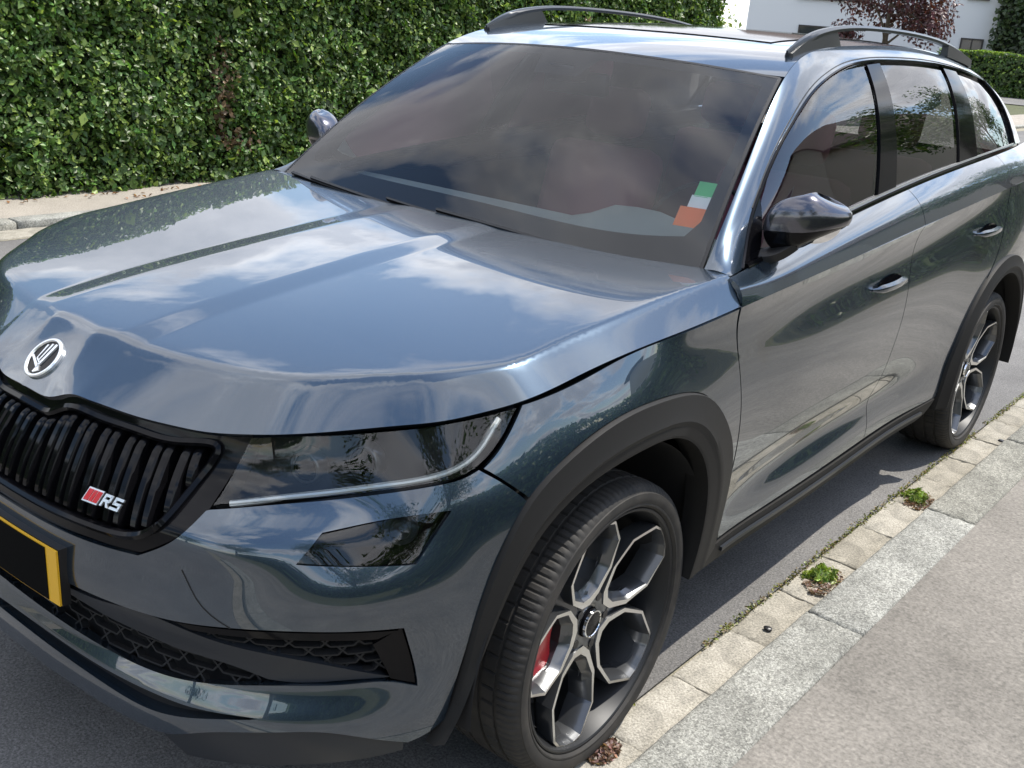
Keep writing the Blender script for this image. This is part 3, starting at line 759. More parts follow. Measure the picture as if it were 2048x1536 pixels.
# ---- headlights
HL = [(4.05, .8885, 1), (4.493, .8960), (5.503, .9012), (6.963, .9180), (7.536, .9295), (7.960, .9425, 1), (7.773, .8995), (7.571, .8692), (7.300, .8425), (7.09, .8305), (6.77, .8215), (6.07, .806), (5.43, .798), (4.537, .789), (3.67, .7735, 1), (3.845, .8290)]
lensp = panel(front, HL, step=.016, sc_=SF, offset=.0015, rim=.0, inset=.003)
sidep = panel(front, HL, step=.02, sc_=SF, offset=-.006, rim=.06, inset=.004)
def only_rim(p, fn_panel):      # keep just the returned edge of a panel
    k = [f for f in p[1] if len(f) == 4]; return p[0], k, p[2]
hh = both('headlight', [panel(front, HL, step=.03, sc_=SF, offset=-.062, rim=0, inset=.004), only_rim(sidep, None)], 'matte_black', CAR)
DRL = [(3.86, .7835), (4.531, .797), (5.431, .808), (6.23, .8195), (6.812, .835), (7.152, .850), (7.428, .8735), (7.62, .9015), (7.745, .9230)]
for q, s in zip(hh, (1, -1)):
    sx = np.array([s, 1, 1.])
    pobj('lens', [lensp if s == 1 else mirrored(lensp)], 'lens', q)
    X_, n_ = curve(front, DRL, .012, SF, offset=-.012)
    V, F = sweep_vf(X_, [(-.0055, -.006), (.0055, -.006), (.0055, .003), (.002, .006), (-.002, .006), (-.0055, .003)], n_)
    solid('light_strip', ((np.array(V)*sx).tolist(), F), 'lamp_white', q)
    X_, n_ = curve(front, [(p[0]-.02, p[1]-.012) for p in DRL[:6]], .02, SF, offset=-.016)
    V, F = sweep_vf(X_, [(-.005, -.01), (.005, -.01), (.005, .002), (-.005, .002)], n_)
    solid('lower_bezel', ((np.array(V)*sx).tolist(), F), 'gloss_black', q)
    for u0, z0, r_, nm in ((4.85, .842, .026, 'projector'), (5.75, .852, .028, 'projector')):
        c, tu, tz, nn = on_front(u0, z0, -.035); nn = nn*.0+np.array([.25, -.96, .05]); nn /= np.linalg.norm(nn); tu = np.cross(nn, [0, 0, 1]); tu /= np.linalg.norm(tu); tz = np.cross(tu, nn)
        V, F = [], []; pr = [(r_*1.28, -.02), (r_*1.22, .004), (r_*1.05, .010), (r_*.98, .002), (r_*.8, .012), (r_*.45, .020), (0.002, .023)]
        for i in range(24):
            t = 2*math.pi*i/24
            for rr, hq in pr: V.append((c+tu*rr*math.cos(t)+tz*rr*math.sin(t)+nn*hq)*sx)
        k = len(pr); F = [(i*k+j, ((i+1) % 24)*k+j, ((i+1) % 24)*k+j+1, i*k+j+1) for i in range(24) for j in range(k-1)]
        V, F = fixn(V, F); fmi = [1 if np.mean([np.linalg.norm(np.cross(np.array(V[i])*sx-c, nn)) for i in f]) < r_*.93 else 0 for f in F]
        ob(nm, mesh(nm, V, F, None, mats=['wheel_grey', 'gloss_black'], fm=fmi), q)

# ---- roof, pillars, glass
DLO = [(.552, .012, 1), (.61, .33), (.695, .630), (.79, .730), (.884, .768), (1.0, .776), (1.137, .792), (1.30, .816), (1.457, .848), (1.669, .872), (1.90, .866), (2.121, .855), (2.494, .836), (2.75, .826), (2.985, .815, 1), (3.025, .70), (3.052, .012, 1)]
fr_ = [(.468, .0, 1), (.54, .0, 1)]+[(.552, .012, 1)]+DLO[1:]+[(3.19, .012, 1), (3.17, .227), (3.135, .612), (3.11, .75), (3.075, .884), (3.02, 1.0, 1), (2.6, 1.0), (2.2, 1.0), (1.6, 1.0), (1.25, 1.0), (1.065, 1.0), (.76, 1.0), (.468, .99, 1)]
both('pillar_and_roof_side', [panel(green, fr_, step=.016, sc_=SG, rim=.02, inset=.001)], 'paint', CAR)
pB = ((1.640, .850), (1.470, .012), (1.752, .856), (1.622, .012)); pC = ((2.395, .835), (2.245, .012), (2.548, .826), (2.458, .012))
def strip(p): return [(*p[0], 1), (*p[2], 1), (*p[3], 1), (*p[1], 1)]
both('centre_pillar', [panel(green, strip(pB), step=.02, sc_=SG, offset=-.003, rim=.02)], 'gloss_black', CAR)
both('rear_pillar_trim', [panel(green, strip(pC), step=.02, sc_=SG, offset=-.003, rim=.02)], 'gloss_black', CAR)
w1 = [(.66, .012, 1), (.70, .30), (.745, .585, 1)]+DLO[4:8]+[(1.457, .842), (1.640, .864, 1), (1.470, .012, 1)]
w2 = [(1.622, .012, 1), (1.752, .864, 1), (1.90, .860), (2.121, .849), (2.395, .835, 1), (2.245, .012, 1)]
w3 = [(2.458, .012, 1), (2.548, .828, 1), (2.75, .820), (2.975, .809, 1), (3.018, .70), (3.046, .012, 1)]
both('side_window', [panel(green, w1, step=.03, sc_=SG, offset=-.009, rim=0)], 'glass', CAR)
both('side_window', [panel(green, w2, step=.03, sc_=SG, offset=-.009, rim=0)], 'tint_glass', CAR)
both('side_window', [panel(green, w3, step=.03, sc_=SG, offset=-.009, rim=0)], 'tint_glass', CAR)
sail = [(.552, .012, 1), (.61, .33), (.695, .630), (.745, .684, 1), (.705, .30), (.665, .012, 1)]
both('mirror_sail', [panel(green, sail, step=.03, sc_=SG, offset=-.002, rim=.02)], 'gloss_black', CAR)
X_, n_ = curve(green, DLO, .02, SG, offset=.000)
both_solid('window_seal', sweep_vf(X_, [(-.005, -.012), (.004, -.012), (.005, .002), (.001, .0045), (-.004, .002)], n_), 'gloss_black', CAR)
X_, n_ = curve(green, [(p[0], p[1]+.0) for p in [(.60, .60), (.66, .63)]][:0]+[(.695, .668), (.79, .762), (.884, .798), (1.0, .806), (1.137, .822), (1.30, .845), (1.457, .876), (1.669, .898), (1.90, .892), (2.121, .881), (2.494, .862), (2.75, .852), (2.98, .842)], .02, SG, offset=.0)
both_solid('door_frame_seam', sweep_vf(X_, [(-.0016, -.004), (.0016, -.004), (.0016, .0012), (-.0016, .0012)], n_), 'rubber_seal', CAR)
X_, n_ = curve(green, [(.58, .010), (1.2, .010), (1.9, .010), (2.6, .010), (3.06, .010)], .05, SG, offset=.003)
both_solid('belt_moulding', sweep_vf(X_, [(-.009, -.012), (.008, -.012), (.009, .001), (.003, .004), (-.007, .003)], n_), 'gloss_black', CAR)
X_, n_ = curve(green, [(.70, .030), (1.2, .030), (1.9, .030), (2.6, .030), (3.04, .030)], .05, SG, offset=-.002)
both_solid('belt_highlight', sweep_vf(X_, [(-.003, -.006), (.003, -.006), (.003, .003), (-.003, .003)], n_), 'silver', CAR)
# roof skin
hd = [(float(s), 1.065-.105*(1-s*s)+.006) for s in np.linspace(-1.0, 1.0, 15)]
rf = [(*hd[0], 1)]+hd[1:-1]+[(*hd[-1], 1), (1.0, 1.4), (1.0, 2.4), (1.0, 3.0, 1), (.5, 3.14), (-.5, 3.14), (-1.0, 3.0, 1), (-1.0, 2.4), (-1.0, 1.4)]
pobj('roof', [panel(roof, rf, step=.03, sc_=(.6, 1), rim=.02)], 'paint', CAR)
sr = [(-.74, 1.36, 1), (.74, 1.36, 1), (.76, 2.0), (.74, 2.7, 1), (-.74, 2.7, 1), (-.76, 2.0)]
pobj('sunroof_glass', [panel(roof, sr, step=.04, sc_=(.6, 1), offset=.003, rim=.004)], 'gloss_black', CAR)
# windscreen
ws = [(-.988, .0, 1), (-.5, .0), (0, .0), (.5, 0), (.988, .0, 1), (.986, .5), (.982, .988, 1), (.5, .990), (0, .990), (-.5, .990), (-.982, .988, 1), (-.986, .5)]
scr = pobj('windscreen', [panel(wscreen, ws, step=.03, sc_=(.72, .62), rim=0, ref=(0, 1.3, .6))], 'screen_glass', CAR)
hole = [(-.945, .16, 1), (-.90, .118, 1), (-.5, .116), (0, .118), (.3, .108), (.79, .112), (.90, .130, 1), (.935, .20, 1), (.94, .5), (.93, .93, 1), (.5, .945), (.17, .945, 1), (.12, .82, 1), (-.12, .82, 1), (-.17, .945, 1), (-.5, .945), (-.93, .93, 1), (-.94, .5)]
pobj('screen_border', [panel(wscreen, ws, [hole], step=.025, sc_=(.72, .62), offset=-.005, rim=0, ref=(0, 1.3, .6))], 'frit', scr)
ed = [(-.992, .0), (-.99, .5), (-.985, .993), (-.5, .995), (0, .995), (.5, .995), (.985, .993), (.99, .5), (.992, .0)]
for a, b_ in ((0, 3), (2, 7), (6, 9)):
    X_, n_ = curve(wscreen, ed[a:b_], .03, (.72, .62), offset=0.0, ref=(0, 1.3, .6))
    solid('screen_seal', sweep_vf(X_, [(-.0045, -.008), (.0045, -.008), (.0045, .0005), (-.0045, .0005)], n_), 'rubber_seal', scr)
# wipers and cowl
cowl = [(x, .485-.055*(1-(x/.79)**2)-.03, 1.045) for x in np.linspace(-.70, .70, 14)]
solid('cowl_panel', sweep_vf(cowl, [(-.075, -.01), (.055, -.01), (.055, .008), (-.075, .012)]), 'satin_black', CAR)
def wiper(pts, off, rad_=.006):
    X_, n_ = curve(wscreen, pts, .03, (.72, .62), offset=off, ref=(0, 1.3, .6))
    return sweep_vf(X_, [(-rad_, -rad_), (rad_, -rad_), (rad_*.6, rad_), (-rad_*.6, rad_)], n_)
wA = solid('wiper', join_vf([wiper([(.55, -.010), (.30, .012), (-.05, .030)], .014), wiper([(.30, .004), (-.1, .020), (-.32, .030)], .008, .005)]), 'satin_black', CAR)
wB = solid('wiper', join_vf([wiper([(-.25, .0), (-.5, .012), (-.78, .020)], .014), wiper([(-.35, .004), (-.7, .012), (-.93, .02)], .008, .005)]), 'satin_black', CAR)
# parking sticker behind the lower corner of the windscreen
def patch(s0, s1, t0, t1, off): return panel(wscreen, [(s0, t0, 1), (s1, t0, 1), (s1, t1, 1), (s0, t1, 1)], step=.02, sc_=(.72, .62), offset=off, rim=0, ref=(0, 1.3, .6))
stk = pobj('windscreen_sticker', [patch(.845, .945, .170, .255, -.006)], 'orange', scr)
pobj('green_field', [patch(.875, .952, .305, .375, -.0065)], 'green', stk); pobj('white_field', [patch(.868, .95, .250, .310, -.0065)], 'white', stk)
# roof rails
rp = [(.575, 1.20, 1.578), (.577, 1.27, 1.610), (.579, 1.43, 1.650), (.580, 1.62, 1.667), (.580, 1.88, 1.672), (.577, 2.33, 1.663), (.572, 2.67, 1.634), (.567, 2.93, 1.590)]
RP = respline(rp, 60); prs = []
for i in range(60):
    t = i/59; s_ = min(1, .30+t*9)*min(1, .30+(1-t)*9); hgt = .0085+.004*max(0, 1-t/.15)+.003*max(0, 1-(1-t)/.1)
    prs.append([(-.013*s_, -hgt), (.013*s_, -hgt), (.015*s_, 0), (.008*s_, hgt*.8), (-.008*s_, hgt*.8), (-.015*s_, 0)])
both_solid('roof_rail', sweep_vf(RP, prs), 'rail', CAR, 50)
for y0, y1 in ((1.205, 1.54), (2.58, 2.91)):
    yy = np.linspace(y0, y1, 8); V, F = [], []
    for y in yy:
        zt = float(np.interp(y, RP[:, 1], RP[:, 2])); zb = float(uz(y)[0])-.004
        k_ = (y-y0)/(y1-y0); zt2 = zt if y0 > 2 else zt+(zb-zt)*max(0, (k_-.86)/.14)*.9
        for dx in (-.011, .012): V.append((.578+dx, y, zt2)); V.append((.578+dx*1.3, y, zb))
    F = [(i*4+a, i*4+b_, (i+1)*4+b_, (i+1)*4+a) for i in range(7) for a, b_ in ((0, 1), (1, 3), (3, 2), (2, 0))]+[(0, 1, 3, 2), (28, 29, 31, 30)]
    both_solid('rail_foot', (V, F), 'rail', CAR)

# ---- door mirrors
def mirror_vf(cx, cy, cz, ax, ay, az, z0, z1, grow=1.0):
    V, F = [], []; nu, nv = 28, 18
    for i in range(nv+1):
        w = z0+(z1-z0)*i/nv          # -1 .. 1 height
        for j in range(nu):
            t = 2*math.pi*j/nu; ct, st = math.cos(t), math.sin(t)
            e = lambda q, p: math.copysign(abs(q)**p, q)
            k = max(0, 1-abs(w)**2.4)**(1/2.2)
            px = e(ct, .8 if ct > 0 else .6)*ax*k*grow; py = e(st, .9)*ay*k*grow
            taper = 1-.44*max(0, ct)**1.6          # narrow towards the outer end
            if py > 0: py = min(py, ay*.62)                  # flat back where the glass sits
            V.append((cx+px+.012*w, cy+py*(1-.15*ct)+.055*ct**2*(ct > 0)+.02*ct, cz+w*az*taper*grow+.010*ct))
    F = [(i*nu+j, i*nu+(j+1) % nu, (i+1)*nu+(j+1) % nu, (i+1)*nu+j) for i in range(nv) for j in range(nu)]
    F += [tuple(range(nu))[::-1], tuple(nv*nu+j for j in range(nu))]
    return V, F
cm = (.906, .735, 1.192); am = (.088, .060, .077)
mh = both_solid('door_mirror', mirror_vf(*cm, *am, -.99, -.28, .965), 'gloss_black', CAR, 60)
caps = fixn(*mirror_vf(*cm, *am, -.26, .995)); lows = None
def arm():
    pts = [(.800, .69, 1.092), (.835, .70, 1.096), (.865, .715, 1.112), (.89, .73, 1.138)]
    return sweep_vf(respline(pts, 10), [(-.030, -.014), (.030, -.014), (.036, .006), (.018, .020), (-.018, .020), (-.036, .006)], (0, 0, 1))
armv = fixn(*arm())
for q, s in zip(mh, (1, -1)):
    flip = (lambda F: F) if s == 1 else (lambda F: [tuple(reversed(f)) for f in F])
    sharp(ob('mirror_cap', mesh('mirror_cap', np.array(caps[0])*[s, 1, 1], flip(caps[1]), M['mirror_cap'] if 'mirror_cap' in M else M['gloss_black']), q), 60)
    sharp(ob('mirror_arm', mesh('mirror_arm', np.array(armv[0])*[s, 1, 1], flip(armv[1]), 'satin_black'), q), 40)
    gv = [(cm[0]+.082*math.cos(t)*(1 if math.cos(t) < 0 else .9), cm[1]+.043+.02*math.cos(t), cm[2]+.058*math.sin(t)) for t in np.linspace(0, 2*math.pi, 28, endpoint=False)]
    ob('mirror_glass', mesh('mirror_glass', np.array(gv)*[s, 1, 1], flip([tuple(range(28))]), 'mirror'), q)

# ---- door handles
def handle_parts(y0, y1, zc):
    yy = np.linspace(0, 1, 18); P_ = []
    for t in yy:
        y = y0+(y1-y0)*t; X_ = side(y, zc+.006*t)[0]; lift = .026*math.sin(math.pi*min(1, max(0, t)))**.45
        P_.append(X_+np.array([lift, 0, 0]))
    pr = [[(-.011*k_, -.009*k_), (.010*k_, -.010*k_), (.012*k_, .002*k_), (.004*k_, .010*k_), (-.008*k_, .009*k_)] for k_ in [min(1, .35+4*t)*min(1, .35+4*(1-t)) for t in yy]]
    return sweep_vf(P_, pr, (1, 0, 0))
def dish(y0, y1, zc):
    V, F = [], []; n_ = 28
    c = (y0+y1)/2+.01; ay_ = (y1-y0)*.38; az_ = .026
    rings = [(1.0, .0015), (.92, .0008), (.7, -.0), (.35, -.0)]
    V, F = [], []
    for rr, o in rings:
        for i in range(n_):
            t = 2*math.pi*i/n_; X_ = side(c+ay_*rr*math.cos(t), zc+.004+az_*rr*math.sin(t))[0]; V.append(X_+np.array([o+.0012, 0, 0]))
    F = [(k*n_+i, k*n_+(i+1) % n_, (k+1)*n_+(i+1) % n_, (k+1)*n_+i) for k in range(3) for i in range(n_)]+[tuple(3*n_+i for i in range(n_))]
    return V, F
for (da, db), (y0, y1, zc) in ((d1, (1.365, 1.630, .918)), (d2, (2.345, 2.585, .986))):
    for q, s in ((da, 1), (db, -1)):
        for nm, vf, mt in (('door_handle', handle_parts(y0, y1, zc), 'paint'), ('handle_recess', dish(y0, y1, zc), 'gloss_black')):
            V, F = fixn(*vf); V = np.array(V)*[s, 1, 1]
            if s < 0: F = [tuple(reversed(f)) for f in F]
            sharp(ob(nm, mesh(nm, V, F, mt), q), 50)

# ---- body closing: rear, floor, interior
yb_ = [(.30, 3.38), (.5, 3.42), (.75, 3.44), (1.0, 3.42), (1.2, 3.30), (1.40, 3.12), (1.555, 2.99)]
V, F = [], []
for z, y in yb_:
    xx = .84 if z < 1.1 else float(np.interp(z, [1.1, 1.2, 1.40, 1.555], [.83, .79, .70, .568]))
    for s in np.linspace(-1, 1, 15): V.append((xx*s, y+.13*(1-s*s), z))
F = [(i*15+j, i*15+j+1, (i+1)*15+j+1, (i+1)*15+j) for i in range(6) for j in range(14)]
tg_ = [f for f in F if not (f[0]//15 in (4, 5) and 0 < f[0] % 15 < 13)]; gl_ = [f for f in F if f not in tg_]
def compact(F_):
    ids = sorted({i for f in F_ for i in f}); mp_ = {k: n_ for n_, k in enumerate(ids)}
    return [V[k] for k in ids], [tuple(mp_[i] for i in f) for f in F_]
tgo = solid('tailgate', compact(tg_), 'paint', CAR); solid('rear_window', compact(gl_), 'tint_glass', tgo)
solid('floor_pan', join_vf([box_vf((0, 1.40, .25), (1.50, 3.5, .03)), box_vf((0, 1.45, .27), (1.66, 1.7, .05)), box_vf((0, -.62, .40), (1.1, .05, .3)), box_vf((0, -.2, .55), (1.05, .9, .3))]), 'matte_black', CAR)
ins = [panel(side, [(.30, 1.0, 1), (3.38, 1.10, 1), (3.38, .30, 1), (3.32, .30, 1)]+[(2.791+.47*math.cos(t), .352+.47*math.sin(t)) for t in np.linspace(0.0, math.pi, 9)]+[(2.31, .30, 1), (.60, .30, 1), (.58, .55), (.48, .70), (.30, .84)], step=.07, offset=-.028, rim=0),
       panel(shoulder, [(.50, .04, 1), (3.38, .04, 1), (3.38, .97, 1), (.50, .97, 1)], sc_=(1, .13), step=.06, offset=-.028, rim=0)]
both('inner_panel', ins, 'interior', CAR)
V, F = [], []
prof_d = [(.50, 1.035), (.62, 1.075), (.80, 1.085), (.92, 1.06), (1.02, .98), (1.02, .78), (.9, .6)]
for x in np.linspace(-.76, .76, 21):
    for k, (y, z) in enumerate(prof_d):
        hump = .055*math.exp(-((x-.40)/.17)**4)*(k in (1, 2, 3))*(1.15 if k == 2 else .9)
        V.append((x, y+.0*x, z+hump-.012))
F = [(i*7+j, i*7+j+1, (i+1)*7+j+1, (i+1)*7+j) for i in range(20) for j in range(6)]
solid('dashboard', (V, F), 'dash', CAR, 60)
V, F = lathe_vf([(.0, .185), (.012, .192), (.0, .20), (-.012, .192), (0, .185)], 32)
Rm = Matrix.Translation((.40, 1.12, 1.00)) @ Matrix.Rotation(rad(68), 4, 'X') @ Matrix.Rotation(rad(90), 4, 'Y')
sv = [tuple(Rm @ Vector(v)) for v in V]; bv, bf = box_vf((0, 0, 0), (.05, .37, .05), bev=.01)
solid('steering_wheel', join_vf([(sv, F), ([tuple(Rm @ Vector(v)) for v in bv], bf)]), 'interior', CAR, 60)
def seat(x, y, w, zb=.42, head=True):
    R = Matrix.Rotation(rad(-16), 4, 'X'); L_ = []
    L_.append(box_vf((x, y-.12, zb+.10), (w, .50, .16), bev=.05))
    v, f = box_vf((0, 0, .33), (w, .14, .66), bev=.055); L_.append(([tuple((R @ Vector(q))+Vector((x, y+.12, zb+.12))) for q in v], f))
    if head:
        for hx in ([0] if w < .7 else [-.38, .38]):
            v, f = box_vf((hx, 0, .79), (.26, .10, .19), bev=.045); L_.append(([tuple((R @ Vector(q))+Vector((x, y+.12, zb+.12))) for q in v], f))
    return join_vf(L_)
for x in (.38, -.38): solid('front_seat', seat(x, 1.46, .50), 'seat', CAR, 70)
solid('rear_bench', seat(0, 2.38, 1.20, .44), 'seat', CAR, 70)
pobj('headliner', [panel(roof, [(-.94, 1.12, 1), (.94, 1.12, 1), (.94, 2.2), (.94, 3.0, 1), (-.94, 3.0, 1), (-.94, 2.2)], step=.12, sc_=(.6, 1), offset=-.045, rim=0)], 'headliner', CAR)
c_ = wscreen(0, .87)[0]; solid('rear_view_mirror', join_vf([box_vf((0, c_[1]+.09, c_[2]-.05), (.24, .03, .07), bev=.012), box_vf((0, c_[1]+.045, c_[2]-.02), (.10, .09, .05), bev=.01)]), 'satin_black', CAR)
# ---- wheels
WZ = .343
def build_wheel():
    out_ = {}
    # tyre, tread blocks cut into the shoulders
    pr = [(-.100, .270), (-.112, .280), (-.1195, .298), (-.1195, .318), (-.114, .337), (-.104, .3495), (-.094, .355), (-.078, .3582), (-.0690, .3588), (-.0685, .352), (-.060, .352), (-.0595, .3596), (-.030, .3603), (-.0295, .3525), (-.020, .3525), (-.0195, .3605), (.0195, .3605), (.020, .3525), (.0295, .3525), (.030, .3603), (.0595, .3596), (.060, .352), (.0685, .352), (.0690, .3588), (.078, .3582), (.094, .355), (.104, .3495), (.111, .3390), (.1140, .3300), (.1165, .3285), (.1180, .318), (.1175, .303), (.1145, .2935), (.1155, .2905), (.1150, .2865), (.1105, .2815), (.1040, .2770), (.098, .2740)]
    pr = [(d, .2860+(r-.2735)*(.3485-.2860)/(.3605-.2735)) for d, r in pr]
    seg = 480; V, F = lathe_vf(pr, seg); k = len(pr); V = np.array(V)
    for i in range(seg):
        for q, (d, r) in enumerate(pr):
            if .069 <= abs(d) <= .1115 and r > .332:
                if (i+(2 if d > 0 else 0)) % 4 == 0: s_ = (r-.0035)/r; V[i*k+q][1] *= s_; V[i*k+q][2] *= s_
            elif .03 <= abs(d) <= .0595 and r > .344 and (i+1) % 8 == 0:
                s_ = (r-.004)/r; V[i*k+q][1] *= s_; V[i*k+q][2] *= s_
    out_['tyre'] = ((V, F), 'tyre')
    bar_ = [(.096, .2745), (.1055, .2775), (.1085, .2760), (.1090, .2725), (.1060, .2690), (.092, .2640), (.05, .252), (-.02, .245), (-.09, .247), (-.104, .268)]
    bar_ = [(x_, r_*1.042) for x_, r_ in bar_]
    out_['rim_barrel'] = (lathe_vf(bar_, 96), 'wheel_dark')
    # five open petals
    def face(r): return .062+.036*(min(r, .268)/.268)**1.6
    O = [(.050, .0), (.062, .032), (.108, .073), (.180, .092), (.252, .060), (.2660, .034), (.2690, 0)]
    I = [(.094, .0), (.096, .020), (.125, .056), (.180, .0755), (.2425, .0485), (.2555, .025), (.2580, 0)]
    def sub(P_, n_):
        P_ = np.array(P_); t = np.arange(len(P_)); q = np.linspace(0, len(P_)-1, (len(P_)-1)*n_+1)
        return np.stack([np.interp(q, t, P_[:, j]) for j in (0, 1)], 1)
    O = [(r_*1.042, w_*1.042) for r_, w_ in O]; I = [(r_*1.042, w_*1.042) for r_, w_ in I]
    Os, Is = sub(O, 5), sub(I, 5)
    Os = np.concatenate([Os, (Os*[1, -1])[::-1][1:-1]]); Is = np.concatenate([Is, (Is*[1, -1])[::-1][1:-1]])
    V, F, fm = [], [], []
    for p_ in range(5):
        a0 = rad(103+72*p_); n_ = len(Os); base = len(V)
        def pt(r, w, x): return (x, r*math.cos(a0)-w*math.sin(a0), r*math.sin(a0)+w*math.cos(a0))
        for o, q in zip(Os, Is):
            L1 = o+(q-o)*(.48 if o[0] < .25 else .46); L2 = o+(q-o)*.66
            fo = face(math.hypot(*o)); fi = face(math.hypot(*q))
            V += [pt(*(o*.995), fo-.045), pt(*o, fo-.006), pt(*(o+(q-o)*.05), fo), pt(*L1, fo+.0005), pt(*L2, fo-.010), pt(*q, fi-.022), pt(*(q*1.0), fi-.060)]
        for i in range(n_):
            j = (i+1) % n_
            for q in range(6):
                F.append((base+i*7+q, base+j*7+q, base+j*7+q+1, base+i*7+q+1)); fm.append(1 if q == 2 else 0)
    for p_ in range(5):      # webs between neighbouring petals
        a0 = rad(103+36+72*p_); base = len(V)
        def pt(r, w, x): return (x, r*math.cos(a0)-w*math.sin(a0), r*math.sin(a0)+w*math.cos(a0))
        V += [pt(.055, .030, .055), pt(.055, -.030, .055), pt(.150, -.034, .046), pt(.150, .034, .046), pt(.205, 0, .030), pt(.10, 0, .060), pt(.055, 0, .062)]
        F += [(base, base+6, base+5, base+3), (base+6, base+1, base+2, base+5), (base+3, base+5, base+4), (base+5, base+2, base+4)]; fm += [0]*4
    # hub
    hb = lathe_vf([(.02, .098), (.048, .094), (.058, .080), (.063, .060), (.060, .042), (.058, .036)], 40)
    k = len(V); V += hb[0]; F += [tuple(i+k for i in f) for f in hb[1]]; fm += [0]*len(hb[1])
    out_['face'] = (V, F, fm)
    out_['hub_cap'] = (lathe_vf([(.050, .034), (.066, .034), (.070, .031), (.071, .020), (.0715, .001)], 28), 'gloss_black')
    out_['cap_ring'] = (lathe_vf([(.0660, .0345), (.0715, .0330), (.0722, .0300), (.0705, .0290)], 28), 'chrome')
    for p_ in range(5):
        a0 = rad(103+36+72*p_); L_ = lathe_vf([(.0, .0105), (.020, .0105), (.020, .001)], 12)
        out_['wheel_bolt%d' % p_] = (([(x+.0445, y+.062*math.cos(a0), z+.062*math.sin(a0)) for x, y, z in L_[0]], L_[1]), 'satin_black')
    out_['brake_disc'] = (lathe_vf([(-.01, .07), (.012, .07), (.012, .165), (-.010, .165), (-.010, .07)], 48), 'disc')
    V, F = [], []
    for t in np.linspace(rad(150), rad(215), 10):
        for xx, r_ in ((-.02, .125), (.040, .125), (.046, .150), (.044, .192), (-.02, .192)): V.append((xx, r_*math.cos(t), r_*math.sin(t)))
    F = [(i*5+j, (i+1)*5+j, (i+1)*5+(j+1) % 5, i*5+(j+1) % 5) for i in range(9) for j in range(5)]+[tuple(range(5)), tuple(45+q for q in range(5))]
    out_['brake_caliper'] = ((V, F), 'red')
    V, F = lathe_vf([(-.03, .24), (-.03, .001)], 40); out_['brake_shield'] = ((V, F), 'matte_black')
    return out_
wh = build_wheel(); ME = {}
for nm, d in wh.items():
    if nm == 'face':
        Vq, Fq = d[0], d[1]; me = mesh('wheel', Vq, Fq, None, mats=['wheel_grey', 'silver'], fm=d[2])
        bm = bmesh.new(); bm.from_mesh(me); bmesh.ops.recalc_face_normals(bm, faces=list(bm.faces)); bm.to_mesh(me); bm.free()
    else: me = mesh(nm, *fixn(*d[0]), d[1])
    bm = bmesh.new(); bm.from_mesh(me)
    for e_ in bm.edges:
        if len(e_.link_faces) == 2 and e_.calc_face_angle(0) > rad(30): e_.smooth = False
    bm.to_mesh(me); bm.free(); ME[nm] = me
for s in (1, -1):
    for yw, stv in ((.014, .029), (2.797, 0.0)):
        w = bpy.data.objects.new('wheel', ME['face']); COL.objects.link(w); w.parent = CAR; w.matrix_parent_inverse = WORLD[CAR.name].inverted()
        w.location = (.803*s, yw, WZ); w.rotation_euler = (0, 0, (stv if s > 0 else math.pi+stv))
        for nm in ME:
            if nm == 'face': continue
            c = bpy.data.objects.new(nm.rstrip('01234'), ME[nm]); COL.objects.link(c); c.parent = w
# ================================================================== the street
TH = .0165
def stp(k, a, z=0.0): return (k+TH*a, a-TH*k, z)
def ground_mat(name, stops, scale, fine, bump=.4, bd=.004, spots=None, rough=.9, patch=None, each=None, fc=.5):
    m = mat(name, stops[0][1], rough); n, l, b = nodes(m)
    a = mnoise(m, scale, 8, .65); f = mnoise(m, fine, 4, .7)
    r1 = mramp(m, a.outputs[0], stops); r2 = mramp(m, f.outputs[0], [(.30, (1-fc*1.1,)*3), (.52, (1.0,)*3), (.75, (1+fc*1.1,)*3)])
    c = mmix(m, 'MULTIPLY', 1.0, r1.outputs[0], r2.outputs[0])
    if spots:
        v = n.new('ShaderNodeTexVoronoi'); v.inputs['Scale'].default_value = spots[0]; t = n.new('ShaderNodeTexCoord'); l.new(t.outputs['Object'], v.inputs['Vector'])
        rr = mramp(m, v.outputs['Color'], [(.0, (spots[1],)*3), (.5, (1, 1, 1)), (1.0, (spots[2],)*3)]); c = mmix(m, 'MULTIPLY', .8, c, rr.outputs[0])
    if patch:      # old stains and repairs
        p = mnoise(m, patch[0], 5, .62); pr_ = mramp(m, p.outputs[0], [(.36, (patch[1],)*3), (.50, (1, 1, 1)), (.66, (patch[2],)*3)]); c = mmix(m, 'MULTIPLY', 1.0, c, pr_.outputs[0])
        p = mnoise(m, patch[0]*9, 4, .7); pr_ = mramp(m, p.outputs[0], [(.22, (.45, .42, .38)), (.31, (1, 1, 1))]); c = mmix(m, 'MULTIPLY', .8, c, pr_.outputs[0])
    if each:       # every piece weathers differently
        oi = n.new('ShaderNodeObjectInfo'); er = mramp(m, oi.outputs['Random'], [(0, (each[0], each[0]*.98, each[0]*.93)), (1, (each[1], each[1], each[1]))]); c = mmix(m, 'MULTIPLY', 1.0, c, er.outputs[0])
    l.new(c, b.inputs['Base Color']); mbump(m, f.outputs[0], bump, bd); M[name] = m; return m
ground_mat('asphalt_road', [(.3, (.120, .117, .115)), (.7, (.185, .180, .175))], 1.6, 160, .5, .004, (260, .6, 1.4), patch=(.55, .86, 1.12))
ground_mat('asphalt_path', [(.3, (.155, .144, .128)), (.7, (.232, .216, .193))], 2.6, 90, .5, .004, (120, .80, 1.18), patch=(1.1, .80, 1.12), fc=.32)
ground_mat('concrete_slab', [(.25, (.20, .19, .165)), (.5, (.33, .31, .265)), (.75, (.42, .395, .345))], 14, 160, .5, .004, patch=(5, .80, 1.06), each=(.80, 1.12))
